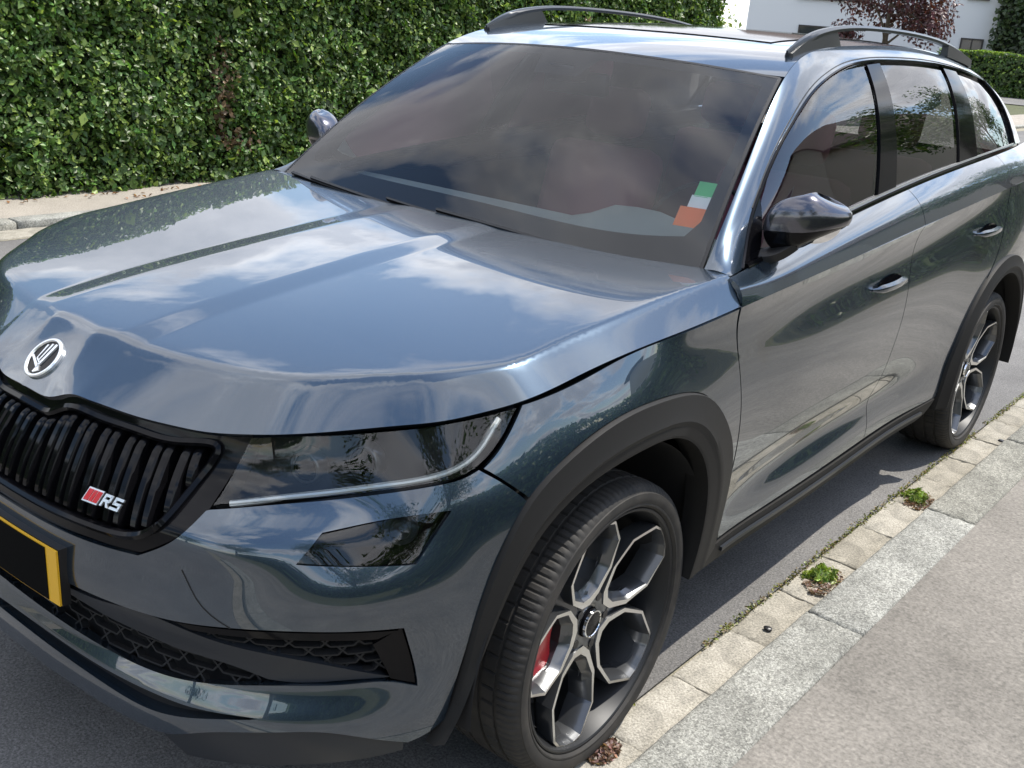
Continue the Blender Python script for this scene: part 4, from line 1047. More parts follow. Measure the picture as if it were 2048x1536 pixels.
ground_mat('granite', [(.3, (.225, .225, .205)), (.7, (.345, .345, .317))], 6, 200, .8, .006, (170, .42, 1.55), patch=(3, .86, 1.12), each=(.88, 1.08))
ground_mat('mortar', [(.3, (.17, .16, .11)), (.7, (.33, .30, .23))], 20, 150, .5, .004)
ground_mat('earth', [(.3, (.05, .062, .025)), (.7, (.10, .105, .05))], 3, 60, .5, .01)
ground_mat('far_path', [(.3, (.27, .245, .21)), (.7, (.36, .325, .28))], 2, 120, .4, .004)
ground_mat('litter', [(.3, (.09, .05, .03)), (.7, (.20, .125, .08))], 20, 120, .6, .004)

def strip_mesh(name, k0, k1, a0, a1, z0, z1, na, mt, nk=1):
    V, F = [], []
    for i in range(na+1):
        a = a0+(a1-a0)*i/na
        for j in range(nk+1): t = j/nk; V.append(stp(k0+(k1-k0)*t, a, z0+(z1-z0)*t))
    for i in range(na):
        for j in range(nk): q = i*(nk+1)+j; F.append((q, q+1, q+nk+2, q+nk+1))
    o = ob(name, mesh(name, V, F, mt, smooth=False)); tag(o, kind='structure'); return o
gnd = ob('ground', mesh('ground', [(-400, -300, -.035), (400, -300, -.035), (400, 500, -.035), (-400, 500, -.035)], [(0, 1, 2, 3)], 'earth')); tag(gnd, kind='structure')
strip_mesh('road', -5.05, .866, -70, 46, .0, .0, 60, 'asphalt_road', 4)
ob_ = ob('side_road', mesh('side_road', [(-60, 40, -.006), (30, 40, -.006), (30, 62, -.006), (-60, 62, -.006)], [(0, 1, 2, 3)], 'asphalt_road')); tag(ob_, kind='structure')
strip_mesh('pavement', 1.192, 2.66, -40, 44, .046, .056, 60, 'asphalt_path', 3)
strip_mesh('far_pavement', -6.6, -5.22, -40, 44, .055, .050, 30, 'far_path', 2)
# ---- gutter of single slabs and a kerb of granite stones, each piece its own object
gut = strip_mesh('gutter', .855, 1.03, -8, 44, -.010, -.010, 40, 'mortar')
ker = strip_mesh('kerb', 1.0, 1.21, -8, 44, -.012, -.012, 40, 'mortar')
def piece(w, l_, h, bev, seed):
    r = random.Random(seed); bm = bmesh.new(); bmesh.ops.create_cube(bm, size=1)
    for v in bm.verts: v.co = Vector((v.co.x*w, v.co.y*l_, v.co.z*h-h/2)); v.co += Vector((r.uniform(-.003, .003), r.uniform(-.003, .003), r.uniform(-.002, .002)*(v.co.z > -.01)))
    bmesh.ops.bevel(bm, geom=[e for e in bm.edges if all(v.co.z > -.03 for v in e.verts)], offset=bev, segments=2, affect='EDGES', profile=.5)
    bmesh.ops.subdivide_edges(bm, edges=[q for q in bm.edges if (q.verts[0].co-q.verts[1].co).length > .09 and all(v.co.z > -.03 for v in q.verts)], cuts=5 if l_ < .5 else 12, use_grid_fill=True)
    for v in bm.verts:
        if v.co.z > -.03:
            ed_ = max(abs(v.co.x)/(w/2), abs(v.co.y)/(l_/2)) > .9
            v.co += Vector((r.uniform(-1, 1)*.0018, r.uniform(-1, 1)*.0018, r.uniform(-1.6, .4)*(.0028 if ed_ else .0006)))
    for q in bm.faces: q.smooth = True
    me = bpy.data.meshes.new('piece'); bm.to_mesh(me); bm.free(); return me
slabs = [piece(.139, .3120, .06, .005, s) for s in range(5)]
for q in slabs: q.materials.append(M['concrete_slab'])
stones = [piece(.177, .996, .16, .012, 20+s) for s in range(3)]
for q in stones: q.materials.append(M['granite'])
a = -2.55; i = 0
while a < 22:
    o = bpy.data.objects.new('gutter_slab', slabs[i % 5]); o.location = stp(.941+random.uniform(-.002, .002), a, .004+random.uniform(-.003, .003)); o.rotation_euler = (random.uniform(-.006, .006), random.uniform(-.01, .01), -TH+random.uniform(-.008, .008)+(math.pi if i % 2 else 0)); link(o, gut); a += .315; i += 1
a = -2.55; i = 0
while a < 24:
    o = bpy.data.objects.new('kerb_stone', stones[i % 3]); o.location = stp(1.104+random.uniform(-.002, .002), a, .052+random.uniform(-.002, .002)); o.rotation_euler = (0, random.uniform(-.01, .01), -TH+random.uniform(-.003, .003)+(math.pi if i % 2 else 0)); link(o, ker); a += 1.0; i += 1
strip_mesh('gutter_far_run', .871, 1.012, 22, 44, .003, .003, 10, 'concrete_slab'); strip_mesh('kerb_far_run', 1.016, 1.193, 24, 44, .05, .05, 10, 'granite')
fk = strip_mesh('far_kerb', -5.24, -5.04, -40, 44, -.01, -.01, 20, 'mortar')
fst = piece(.15, .985, .14, .012, 77); fst.materials.append(M['granite'])
for i in range(-6, 30):
    o = bpy.data.objects.new('kerb_stone', fst); o.location = stp(-5.135, i*1.0, .062); o.rotation_euler = (0, 0, -TH); link(o, fk)
fg_ = [piece(.24, .49, .06, .006, 90+s) for s in range(2)]
for q in fg_: q.materials.append(M['concrete_slab'])
fgu = strip_mesh('far_gutter', -5.06, -4.78, -40, 44, .002, .002, 20, 'mortar')
for i in range(-8, 40):
    o = bpy.data.objects.new('gutter_slab', fg_[i % 2]); o.location = stp(-4.92, i*.5, .012); o.rotation_euler = (0, 0, -TH); link(o, fgu)

# ------------------------------------------------------------------ foliage
def leaf_mat(name, rough=.42, trans=.28, spec=.5):
    m = bpy.data.materials.new(name); m.use_nodes = True; n, l = m.node_tree.nodes, m.node_tree.links; b = n['Principled BSDF']; o = n['Material Output']
    at_ = n.new('ShaderNodeAttribute'); at_.attribute_name = 'Col'; l.new(at_.outputs['Color'], b.inputs['Base Color']); b.inputs['Roughness'].default_value = rough; b.inputs['Specular IOR Level'].default_value = spec
    t = n.new('ShaderNodeBsdfTranslucent'); mx = n.new('ShaderNodeMixShader'); mx.inputs[0].default_value = trans
    g = n.new('ShaderNodeMixRGB'); g.blend_type = 'MULTIPLY'; g.inputs[0].default_value = 1; g.inputs[2].default_value = (1.5, 1.6, .5, 1); l.new(at_.outputs['Color'], g.inputs[1]); l.new(g.outputs[0], t.inputs[0])
    l.new(b.outputs[0], mx.inputs[1]); l.new(t.outputs[0], mx.inputs[2]); l.new(mx.outputs[0], o.inputs[0]); return m
M['leaf'] = leaf_mat('leaf'); M['leaf_gloss'] = leaf_mat('hedge_leaf', .40, .30, .4)
M['bark'] = mat('bark', (.09, .07, .05), .9); x = mnoise(M['bark'], 30, 5, .6, stretch=(1, 1, .2)); mbump(M['bark'], x.outputs[0], .6, .01)
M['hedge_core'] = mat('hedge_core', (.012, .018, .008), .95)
def leaves(name, P_, Nrm, size, cols, parent, mt='leaf', kind='stuff', ratio=.62):
    """folded leaf blades: P_ centres, Nrm facing, size per leaf, colour per leaf"""
    n_ = len(P_); Nrm = Nrm/np.linalg.norm(Nrm, axis=1)[:, None]
    R_ = rng.normal(size=(n_, 3)); A = np.cross(Nrm, R_); A /= np.linalg.norm(A, axis=1)[:, None]; B = np.cross(Nrm, A)
    s = np.asarray(size)[:, None]
    tip = P_+A*s*.5-Nrm*s*.08; base = P_-A*s*.5; l_ = P_+B*s*ratio*.5+Nrm*s*.10; r_ = P_-B*s*ratio*.5+Nrm*s*.10
    mid = P_-A*s*.02
    V = np.stack([base, l_, tip, r_], 1).reshape(-1, 3)
    idx = np.arange(n_)*4; F = np.stack([np.stack([idx, idx+1, idx+2], 1), np.stack([idx, idx+2, idx+3], 1)], 1).reshape(-1, 3)
    me = bpy.data.meshes.new(name); me.vertices.add(len(V)); me.vertices.foreach_set('co', V.ravel()); me.loops.add(F.size); me.loops.foreach_set('vertex_index', F.ravel().astype(np.int32))
    me.polygons.add(len(F)); me.polygons.foreach_set('loop_start', np.arange(0, F.size, 3, dtype=np.int32)); me.polygons.foreach_set('loop_total', np.full(len(F), 3, np.int32))
    me.update(calc_edges=True); ca = me.color_attributes.new('Col', 'FLOAT_COLOR', 'POINT'); C4 = np.concatenate([np.repeat(cols, 4, 0), np.ones((n_*4, 1))], 1); ca.data.foreach_set('color', C4.ravel().astype(np.float32))
    me.materials.append(M[mt]); o = ob(name, me, parent)
    if kind: o['kind'] = kind
    return o
def pal(n_, base, var, light=None, pl=.15):
    c = np.array(base)[None]*np.exp(rng.normal(size=(n_, 1))*var)*(1+rng.normal(size=(n_, 3))*.08)
    if light is not None: k = rng.random(n_) < pl; c[k] = np.array(light)*np.exp(rng.normal(size=(k.sum(), 1))*.2)
    return np.clip(c, .003, .7)
def wob(a, b_, s, seed):      # smooth pseudo noise
    r = np.random.default_rng(seed); o = np.zeros_like(a)
    for k in range(9):
        f = s*(1.7**(k/2))*np.array([math.cos(k*2.4), math.sin(k*2.4)]); o += np.sin(a*f[0]+b_*f[1]+r.random()*6.28)/(1+k*.35)
    return o/4
# ---- tall clipped hedge across the road
hx = -5.86
def hedge(name, label, k0, a0, a1, h, depth, dens, size, base, light, side_sign=1, z0=.05, rough_=.10, ends=True, brown=None, mt='leaf_gloss', top=None):
    E0 = empty(name, stp(k0, (a0+a1)/2, 0)); tag(E0, label, 'hedge')
    n_ = int(dens*(a1-a0)*(h-z0)); aa = rng.uniform(a0, a1, n_); z = z0+(h-z0)*rng.random(n_)
    cl = wob(aa*1.9, z*2.3, 3.4, 12); keep = rng.random(n_) > np.clip(-cl*.9-.12, 0, .82); aa, z, cl = aa[keep], z[keep], cl[keep]; n_ = len(aa)
    prof = wob(aa, z*1.3, 3.1, 3)*rough_+np.clip(cl, -.6, .6)*.07; dp = rng.random(n_)**1.7*.34
    k = k0+side_sign*(prof-dp); P_ = np.stack([k+TH*aa, aa-TH*k, z+rng.normal(size=n_)*.01], 1)
    Nn = np.stack([np.full(n_, .85*side_sign), np.zeros(n_), np.full(n_, .55)], 1)+rng.normal(size=(n_, 3))*.55
    c = pal(n_, base, .36, light, .14)*(1+.22*wob(aa*.7, z*.9, 1.3, 17))[:, None]
    if brown is not None:
        for (ba, bz, ra_, rz_) in brown:
            q = ((aa-ba)/ra_)**2+((z-bz)/rz_)**2 < rng.random(n_)*1.6; q &= rng.random(n_) < .75; c[q] = np.array([.16, .105, .06])*np.exp(rng.normal(size=(q.sum(), 1))*.35)
    nt_ = int(dens*.8*(a1-a0)*depth); at_ = rng.uniform(a0, a1, nt_); kt = k0-side_sign*depth*rng.random(nt_)
    Pt = np.stack([kt+TH*at_, at_-TH*kt, h+wob(at_, kt, 2.2, 5)*.06-rng.random(nt_)**2*.12], 1); Nt = np.stack([np.full(nt_, .1*side_sign), np.zeros(nt_), np.ones(nt_)], 1)+rng.normal(size=(nt_, 3))*.5
    sz = size*np.exp(rng.normal(size=n_+nt_)*.34)
    PP, NN_, CC = np.concatenate([P_, Pt]), np.concatenate([Nn, Nt]), np.concatenate([c, pal(nt_, np.array(base)*1.15, .3, light, .25)])
    if ends:
        ne = int(dens*depth*(h-z0)); ke = k0-side_sign*depth*rng.random(ne); ze = z0+(h-z0)*rng.random(ne)
        for ae, sg in ((a0, -1), (a1, 1)):
            Pe = np.stack([ke+TH*ae, ae-TH*ke+sg*(wob(ke, ze, 3, 8)*.08-rng.random(ne)*.2), ze], 1); PP = np.concatenate([PP, Pe]); NN_ = np.concatenate([NN_, np.stack([np.zeros(ne), np.full(ne, sg*.9), np.full(ne, .5)], 1)+rng.normal(size=(ne, 3))*.5]); CC = np.concatenate([CC, pal(ne, base, .3, light, .12)]); sz = np.concatenate([sz, size*np.exp(rng.normal(size=ne)*.2)])
    leaves('foliage', PP, NN_, sz, CC, E0, mt)
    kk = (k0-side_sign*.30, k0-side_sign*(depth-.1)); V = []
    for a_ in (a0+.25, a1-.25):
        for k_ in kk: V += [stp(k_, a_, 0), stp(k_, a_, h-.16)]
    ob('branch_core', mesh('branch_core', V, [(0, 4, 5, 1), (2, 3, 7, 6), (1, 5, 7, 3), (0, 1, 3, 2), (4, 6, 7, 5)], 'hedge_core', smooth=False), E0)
    return E0
hedge('clipped_hedge', 'tall clipped green hedge along the far pavement', hx, -13, 12.2, 2.75, .9, 4600, .046, (.070, .128, .029), (.21, .29, .065), brown=[(3.75, .85, .10, .40), (3.9, .42, .18, .10), (8.9, 1.4, .22, .25)])
# fallen leaves under it
n_ = 260; aa = rng.uniform(-2, 10, n_); kk = hx+.10+rng.random(n_)**2*.25
leaves('leaf_litter', np.stack([kk+TH*aa, aa-TH*kk, np.full(n_, .062)], 1), np.tile([0, 0, 1.], (n_, 1))+rng.normal(size=(n_, 3))*.35, np.full(n_, .045), pal(n_, (.17, .085, .045), .4), None)
tag(bpy.data.objects['leaf_litter'], 'brown fallen leaves along the foot of the tall hedge', 'leaf litter', kind='stuff')
# ---- weeds, moss and crumbs in the gutter
n_ = 1500; aa = np.concatenate([rng.uniform(-.5, 4.5, n_)]); kk = .868+rng.normal(size=n_)*.007; q = wob(aa, aa*0, 7, 2) > -.35; aa, kk = aa[q], kk[q]; n_ = len(aa)
o = leaves('gutter_moss', np.stack([kk+TH*aa, aa-TH*kk, .004+rng.random(n_)*.008], 1), np.tile([0, 0, 1.], (n_, 1))+rng.normal(size=(n_, 3))*.6, np.full(n_, .012), pal(n_, (.13, .14, .035), .4, (.20, .15, .09), .3), None)
tag(o, 'thin line of moss in the joint between road and gutter slabs', 'moss', kind='stuff')
def weed(label, k, a, r, n_, h):
    c = stp(k, a, .0); E0 = empty('weed_tuft', c); tag(E0, label, 'weed', 'weeds growing in the gutter')
    th = rng.uniform(0, 6.28, n_); lob = 1+.45*np.sin(th*2+a)+.3*np.sin(th*5+2*a); rr = r*rng.random(n_)**.7*lob; q = np.clip(rr/r, 0, 1.6)
    P_ = np.stack([c[0]+rr*np.cos(th)*.7, c[1]+rr*np.sin(th)*1.35, .007+h*rng.random(n_)*np.clip(1-q*.6, .1, 1)], 1)
    leaves('leaves', P_, np.stack([np.cos(th)*.8, np.sin(th)*.8, np.full(n_, .6)], 1)+rng.normal(size=(n_, 3))*.6, .017*np.exp(rng.normal(size=n_)*.45), pal(n_, (.15, .22, .045), .35, (.30, .36, .10), .3), E0, 'leaf', 'stuff', .38)
    g_ = 46; th = rng.uniform(0, 6.28, g_); rr = r*1.1*rng.random(g_); P_ = np.stack([c[0]+rr*np.cos(th)*.8, c[1]+rr*np.sin(th)*1.5, .012+.008*rng.random(g_)], 1)
    leaves('grass_blades', P_, np.stack([np.cos(th), np.sin(th), np.full(g_, .15)], 1), .026*np.exp(rng.normal(size=g_)*.35), pal(g_, (.20, .28, .06), .3), E0, 'leaf', 'stuff', .07)
    m_ = int(n_*.8); th = rng.uniform(0, 6.28, m_); rr = r*1.7*np.sqrt(rng.random(m_)); P_ = np.stack([c[0]+.025+rr*np.cos(th)*.6, c[1]-.03+rr*np.sin(th)*1.1, .008+rng.random(m_)*.005], 1)
    leaves('dead_crumbs', P_, np.tile([0, 0, 1.], (m_, 1))+rng.normal(size=(m_, 3))*.4, .010*np.exp(rng.normal(size=m_)*.4), pal(m_, (.16, .10, .07), .4), E0, 'leaf', 'stuff', .7)
weed('low green weed tuft in the gutter beside the front door', .935, 1.245, .052, 460, .032)
weed('low green weed tuft in the gutter just ahead of the rear wheel', .93, 2.10, .048, 440, .032)
def crumbs(label, k, a, r, n_):
    c = stp(k, a, 0); th = rng.uniform(0, 6.28, n_); rr = r*np.sqrt(rng.random(n_))
    o = leaves('debris_heap', np.stack([c[0]+rr*np.cos(th)*.6, c[1]+rr*np.sin(th), .006+.018*(1-rr/r)*rng.random(n_)], 1), np.tile([0, 0, 1.], (n_, 1))+rng.normal(size=(n_, 3))*.6, np.full(n_, .014), pal(n_, (.15, .09, .07), .5), None, 'leaf', 'stuff', .7); tag(o, label, 'debris')
crumbs('small heap of brown leaf crumbs beside the front tyre', .925, .06, .055, 260)
def pebble(label, k, a, s, seed):
    r = random.Random(seed); bm = bmesh.new(); bmesh.ops.create_icosphere(bm, subdivisions=2, radius=1)
    for v in bm.verts: v.co = Vector((v.co.x*s*1.2, v.co.y*s, v.co.z*s*.45))*(1+r.uniform(-.18, .18))
    me = bpy.data.meshes.new('dark_lump'); bm.to_mesh(me); bm.free(); me.materials.append(M['litter'] if seed % 2 else M['satin_black']); o = ob('dark_lump', me); o.location = stp(k, a, .008); tag(o, label, 'pebble', 'dark lumps in the gutter')
pebble('small dark lump on the gutter slab beside the front wheel', .955, .835, .011, 2); pebble('small dark lump on the gutter behind the rear wheel', .985, 3.02, .013, 4)

# ------------------------------------------------------------------ trees
def tree(name, label, loc, height, crown_r, crown_z, n_, base, light, size=.10, trunk_r=.14, cat='tree', group=None, clumps=26, flat=.8, seed=1, lean=(0, 0)):
    r = np.random.default_rng(seed); E0 = empty(name, loc); tag(E0, label, cat, group); x0, y0, z0 = loc
    top = np.array([x0+lean[0], y0+lean[1], z0+crown_z]); tr = [np.array([x0, y0, z0-.05]), np.array([x0+.05, y0, z0+crown_z*.45]), top]
    def limb(p0, p1, r0, r1):
        pts = respline([p0, (p0+p1)/2+r.normal(size=3)*.06*np.linalg.norm(p1-p0), p1], 7); k = [circ(r0+(r1-r0)*i/6, 8) for i in range(7)]
        return sweep_vf(pts, k, (.12, 1, .05))
    L_ = [sweep_vf(respline(tr, 9), [circ(trunk_r*(1.15-.75*i/8), 9) for i in range(9)], (.1, 1, .05))]
    C = []
    for i in range(clumps):
        d = r.normal(size=3); d /= np.linalg.norm(d); q = top+d*np.array([crown_r, crown_r, crown_r*flat])*(.35+.65*r.random()**.5)*.85; C.append((q, crown_r*(.22+.22*r.random())))
    for i in range(0, clumps, 3): L_.append(limb(tr[1]+(top-tr[1])*r.random()*.8, C[i][0], trunk_r*.42, trunk_r*.10))
    solid('trunk', join_vf(L_), 'bark', E0, 60)
    per = n_//clumps; PP, NN_ = [], []
    for q, cr in C:
        d = r.normal(size=(per, 3)); d /= np.linalg.norm(d, axis=1)[:, None]; PP.append(q+d*cr*(r.random((per, 1))**.45)*np.array([1, 1, .8])); NN_.append(d+np.array([0, 0, .5]))
    PP, NN_ = np.concatenate(PP), np.concatenate(NN_); leaves('crown', PP, NN_+rng.normal(size=PP.shape)*.5, size*np.exp(rng.normal(size=len(PP))*.25), pal(len(PP), base, .3, light, .15), E0, 'leaf', 'stuff')
    return E0
def shrub(name, label, loc, rx, rz, n_, base, light, size=.05, seed=1, group=None, cat='shrub'):
    r = np.random.default_rng(seed); E0 = empty(name, loc); tag(E0, label, cat, group)
    d = r.normal(size=(n_, 3)); d /= np.linalg.norm(d, axis=1)[:, None]; d[:, 2] = np.abs(d[:, 2]); bumps = 1+.22*wob(d[:, 0]*3, d[:, 1]*3+d[:, 2]*4, 2.2, seed)
    P_ = np.array(loc)+d*np.array([rx, rx, rz])*(bumps*(.72+.3*r.random(n_)))[:, None]
    leaves('foliage', P_, d+r.normal(size=(n_, 3))*.5+[0, 0, .3], size*np.exp(r.normal(size=n_)*.25), pal(n_, base, .3, light, .18), E0)
    solid('stems', join_vf([sweep_vf(respline([np.array(loc)-[0, 0, .05], np.array(loc)+[.2*math.cos(t)*rx, .2*math.sin(t)*rx, rz*.4], np.array(loc)+[.5*math.cos(t)*rx, .5*math.sin(t)*rx, rz*.75]], 6), circ(.02, 6), (.1, 1, 0)) for t in (0, 2.1, 4.2)]), 'bark', E0)
    return E0
# ================================================================== beyond the car
M['render_wall'] = mat('white_render', (.62, .63, .64), .9); x = mnoise(M['render_wall'], 40, 5, .6); mbump(M['render_wall'], x.outputs[0], .3, .01)
M['ochre_wall'] = mat('pale_render', (.48, .44, .38), .9)
M['brick_wall'] = mat('brick_red_cladding', (.23, .085, .055), .85); x = mnoise(M['brick_wall'], 12, 6, .6); mbump(M['brick_wall'], x.outputs[0], .3, .01)
M['roof_tile'] = mat('roof_tiles', (.085, .060, .052), .8); x = mnoise(M['roof_tile'], 8, 6, .7); mbump(M['roof_tile'], x.outputs[0], .5, .03)
M['roof_grey'] = mat('slate_roof', (.055, .060, .070), .75)
M['frame_white'] = mat('window_frame_white', (.70, .70, .68), .5); M['frame_dark'] = mat('window_frame_dark', (.035, .030, .028), .5)
M['pane'] = mat('window_pane', (.03, .035, .04), .05, 0, 0, .03, .8)
M['bark_dark'] = M['bark']
def house(name, label, c, w, d, h, rh, rz, wall, roofm, wins, frame, ridge='x'):
    """box house with a gabled roof; wins: (face, u, z, w, h) on faces f (front -y), l, r, b"""
    E0 = empty(name, c, rz); tag(E0, label, 'house'); W_ = WORLD[E0.name]
    def put(nm, VF, mt, parent=None):
        V, F = fixn(*VF); V = [tuple(W_ @ Vector(v)) for v in V]; return sharp(ob(nm, mesh(nm, V, F, mt, smooth=False), parent or E0))
    x, y = w/2, d/2
    if ridge == 'x': gab = [(-x, -y, h), (-x, y, h), (-x, 0, h+rh)], [(x, -y, h), (x, y, h), (x, 0, h+rh)]
    else: gab = [(-x, -y, h), (x, -y, h), (0, -y, h+rh)], [(-x, y, h), (x, y, h), (0, y, h+rh)]
    L_ = [box_vf((0, 0, h/2), (w, d, h))]
    wl = put('wall', L_[0], wall)
    for g in gab: put('gable', ([*g], [(0, 1, 2)]), wall)
    o_ = .45; th_ = .16; RV = []
    if ridge == 'x':
        for s in (-1, 1): RV.append(([(-x-o_, s*(y+o_), h-o_*rh/y), (x+o_, s*(y+o_), h-o_*rh/y), (x+o_, 0, h+rh), (-x-o_, 0, h+rh), (-x-o_, s*(y+o_), h-o_*rh/y+th_), (x+o_, s*(y+o_), h-o_*rh/y+th_), (x+o_, 0, h+rh+th_), (-x-o_, 0, h+rh+th_)], [(0, 1, 2, 3), (4, 5, 6, 7), (0, 1, 5, 4), (1, 2, 6, 5), (3, 0, 4, 7), (2, 3, 7, 6)]))
    else:
        for s in (-1, 1): RV.append(([(s*(x+o_), -y-o_, h-o_*rh/x), (s*(x+o_), y+o_, h-o_*rh/x), (0, y+o_, h+rh), (0, -y-o_, h+rh), (s*(x+o_), -y-o_, h-o_*rh/x+th_), (s*(x+o_), y+o_, h-o_*rh/x+th_), (0, y+o_, h+rh+th_), (0, -y-o_, h+rh+th_)], [(0, 1, 2, 3), (4, 5, 6, 7), (0, 1, 5, 4), (1, 2, 6, 5), (3, 0, 4, 7), (2, 3, 7, 6)]))
    for q in RV: put('roof', q, roofm)
    put('chimney', box_vf((x*.3, y*.15, h+rh*.9), (.6, .6, 1.6)), wall)
    for f_, u, z, ww, hh_ in wins:
        if f_ in 'fb': s = -1 if f_ == 'f' else 1; T_ = lambda a, b_, e: (a, s*(y+e), b_)
        else: s = -1 if f_ == 'l' else 1; T_ = lambda a, b_, e: (s*(x+e), a, b_)
        def slab(a0, a1, b0, b1, e0, e1): V = [T_(a, b_, e) for e in (e0, e1) for a, b_ in ((a0, b0), (a1, b0), (a1, b1), (a0, b1))]; return V, [(0, 1, 2, 3), (4, 5, 6, 7), (0, 1, 5, 4), (1, 2, 6, 5), (2, 3, 7, 6), (3, 0, 4, 7)]
        t = .07; fr = join_vf([slab(u-ww/2, u+ww/2, z-hh_/2, z-hh_/2+t, .002, .07), slab(u-ww/2, u+ww/2, z+hh_/2-t, z+hh_/2, .002, .07), slab(u-ww/2, u-ww/2+t, z-hh_/2+t, z+hh_/2-t, .002, .07), slab(u+ww/2-t, u+ww/2, z-hh_/2+t, z+hh_/2-t, .002, .07), slab(u-.03, u+.03, z-hh_/2+t, z+hh_/2-t, .002, .06)])
        wn = put('window', fr, frame); put('pane', slab(u-ww/2+t, u+ww/2-t, z-hh_/2+t, z+hh_/2-t, .004, .02), 'pane', wn); put('sill', slab(u-ww/2-.08, u+ww/2+.08, z-hh_/2-.07, z-hh_/2, .002, .14), frame, wn)
    return E0
# white house at the end of the street
house('white_house', 'white rendered house at the end of the street behind the roof rails', (-18.2, 53.5, 0), 14.0, 9, 6.0, 3.2, rad(21), 'render_wall', 'roof_tile',
      [('f', -3.2, 4.6, 3.0, 2.0), ('f', 3.3, 4.9, .8, 1.7), ('f', -3.2, 1.6, 2.6, 1.5), ('f', 3.4, 1.6, 1.0, 1.4)], 'frame_dark')
# copper-leaved tree in front of it
tree('copper_tree', 'dark copper-leaved tree in front of the white house', (-14.0, 41, 0), 6, 3.0, 3.6, 7000, (.055, .018, .022), (.10, .03, .035), .17, .14, clumps=20, seed=11)
hedge('garden_hedge', 'low clipped bright green hedge at the far end of the road', -13.6, 46.2, 46.9, 1.0, .6, 10, .1, (.1, .18, .03), (.2, .28, .06)) if False else None
def hedge_x(name, label, x0, x1, y, h, depth, n_, size, base, light):
    E0 = empty(name, ((x0+x1)/2, y+depth/2, 0)); tag(E0, label, 'hedge'); xs_ = rng.uniform(x0, x1, n_); z = h*rng.random(n_); P_ = np.stack([xs_, y+wob(xs_, z, 2, 3)*.12+rng.random(n_)**2*.3, z], 1)
    m_ = n_//2; xt = rng.uniform(x0, x1, m_); Pt = np.stack([xt, y+depth*rng.random(m_), h+wob(xt, xt*0, 2, 4)*.08-rng.random(m_)**2*.1], 1)
    P_ = np.concatenate([P_, Pt]); Nn = np.concatenate([np.tile([0, -.9, .5], (n_, 1)), np.tile([0, -.1, 1.], (m_, 1))])+rng.normal(size=(n_+m_, 3))*.45
    leaves('foliage', P_, Nn, size*np.exp(rng.normal(size=n_+m_)*.2), np.concatenate([pal(n_, base, .3, light, .12), pal(m_, np.array(light)*.9, .25)]), E0)  # top leaves take the light tone: sunlit top put into their colour
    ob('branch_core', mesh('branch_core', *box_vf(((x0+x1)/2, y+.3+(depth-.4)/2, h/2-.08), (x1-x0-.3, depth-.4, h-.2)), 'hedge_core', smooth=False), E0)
    return E0
hedge_x('garden_hedge', 'low clipped bright green hedge at the far end of the road', -13.6, -4.0, 46.5, 1.75, 1.4, 5200, .15, (.055, .10, .02), (.20, .30, .05))
hedge_x('yew_hedge', 'tall dark green hedge behind the low bright one', -12.6, -6.0, 50.2, 5.2, 1.4, 4200, .22, (.035, .06, .018), (.07, .10, .03))
tree('garden_tree', 'light green garden tree just past the end of the tall hedge', (-9.6, 16.5, 0), 5, 1.7, 2.7, 5200, (.085, .13, .04), (.20, .25, .10), .09, .10, clumps=18, seed=21)
shrub('garden_shrub', 'pale green shrub behind the far roof rail', (-8.4, 15.2, 0), 1.3, 2.0, 3200, (.09, .14, .045), (.22, .27, .11), .085, 5)
shrub('garden_shrub', 'yellow-green shrub at the end of the tall hedge', (-6.7, 13.3, 0), 1.1, 2.2, 4200, (.10, .15, .03), (.22, .27, .06), .08, 6)
tree('garden_tree', 'tall tree rising behind the clipped hedge', (-11.5, 6.5, 0), 5, 1.7, 3.2, 5600, (.045, .085, .022), (.11, .16, .04), .13, .2, clumps=24, seed=31)
tree('garden_tree', 'round tree behind the hedge near its left end', (-13.5, -2.0, 0), 5, 2.1, 3.4, 5600, (.05, .09, .024), (.12, .17, .045), .13, .2, clumps=24, seed=32)
house('slate_house', 'house with a dark slate roof hidden behind the tall hedge', (-19.5, 8.5, 0), 11, 8, 3.6, 2.6, rad(78), 'render_wall', 'roof_grey', [('f', -2.5, 3.1, 1.6, 1.3), ('f', 2.5, 3.1, 1.6, 1.3)], 'frame_white')
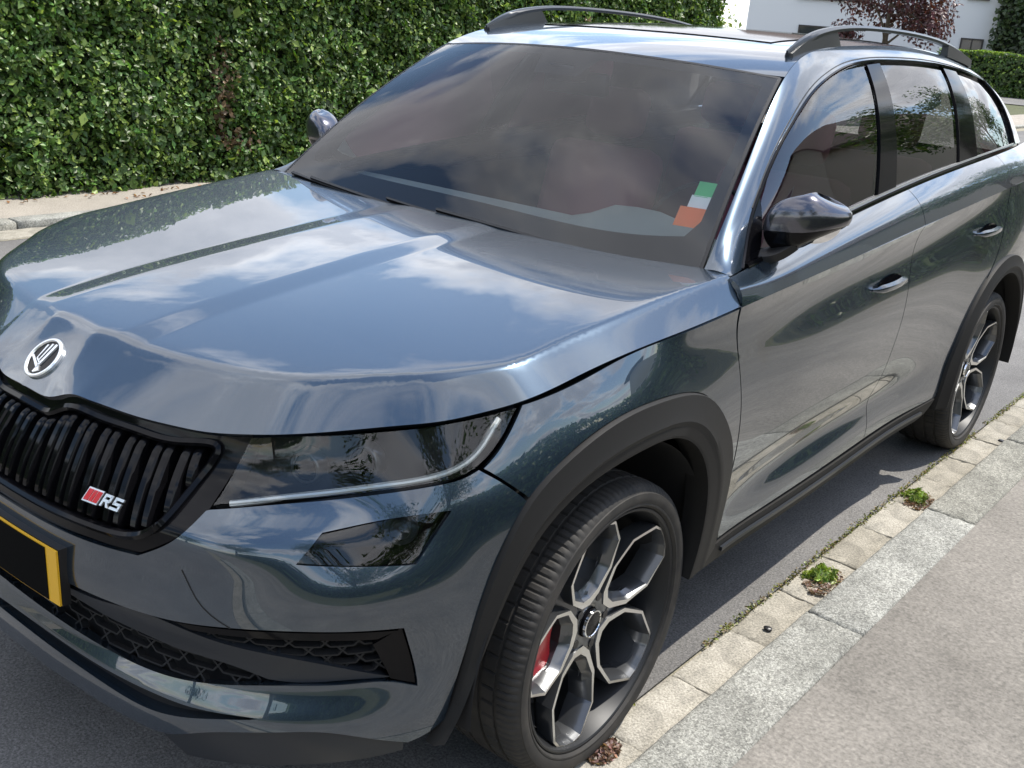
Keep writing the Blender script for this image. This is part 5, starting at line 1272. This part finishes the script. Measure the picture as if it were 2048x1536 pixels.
# ---- this side of the street, behind the photographer (seen as reflections)
hedge('front_garden_hedge', 'low green hedge along this side of the pavement', 2.98, -.9, 30, 1.10, .7, 620, .075, (.05, .095, .022), (.13, .20, .045), side_sign=-1, mt='leaf')
lawn = strip_mesh('lawn', 2.66, 14, -40, 44, .05, .05, 8, 'earth')
house('gabled_house', 'pale gabled house set back from the pavement on this side', (10.2, 21.5, 0), 7.2, 9.0, 5.2, 4.2, rad(8), 'ochre_wall', 'roof_tile', [('f', -1.9, 1.6, 1.5, 1.3), ('f', 1.9, 1.6, 1.5, 1.3), ('f', 0, 4.7, 1.4, 1.3), ('l', 0, 1.6, 1.6, 1.3), ('l', 2.5, 1.6, 1.2, 1.3)], 'frame_white', 'y')
house('red_house', 'long low brick red house farther along this side', (9.5, 31, 0), 9, 12, 3.6, 2.4, rad(2), 'brick_wall', 'roof_grey', [('f', -2.2, 1.6, 1.6, 1.3), ('l', -3, 1.6, 1.6, 1.3), ('l', 2, 1.6, 1.6, 1.3)], 'frame_white', 'y')
tree('street_tree', 'leafy street tree beside the pavement on this side', (4.4, 15.5, 0), 7, 2.1, 4.2, 6500, (.045, .09, .02), (.12, .18, .04), .11, .13, group='street trees on this side', clumps=24, seed=41)
tree('street_tree', 'second leafy street tree farther along this pavement', (4.6, 25.0, 0), 8, 2.8, 5.2, 6500, (.045, .09, .02), (.12, .18, .04), .14, .15, group='street trees on this side', clumps=24, seed=42)
tree('garden_tree', 'broad tree in the garden behind the photographer', (9.5, -5.0, 0), 8, 3.2, 4.4, 6500, (.045, .085, .02), (.10, .16, .04), .15, .2, clumps=26, seed=43)
tree('garden_tree', 'dark tree across the garden in front of the car', (5.5, -13.0, 0), 8, 3.3, 4.6, 6500, (.04, .075, .02), (.10, .15, .04), .16, .2, clumps=26, seed=44)
hedge('side_garden_hedge', 'chest-high hedge in front of the garden behind the photographer', 6.2, -14, 3.0, 1.5, .8, 260, .12, (.045, .085, .02), (.11, .17, .04), side_sign=-1, mt='leaf')
tree('garden_tree', 'large tree over the hedge down the road in front of the car', (-8.2, -13.5, 0), 9, 3.4, 4.8, 6500, (.045, .085, .02), (.10, .16, .04), .16, .22, clumps=26, seed=45)
tree('garden_tree', 'tall tree at the bend of the road in front of the car', (-3.0, -26, 0), 10, 4.4, 5.6, 6500, (.045, .08, .02), (.10, .15, .04), .22, .25, clumps=26, seed=46)
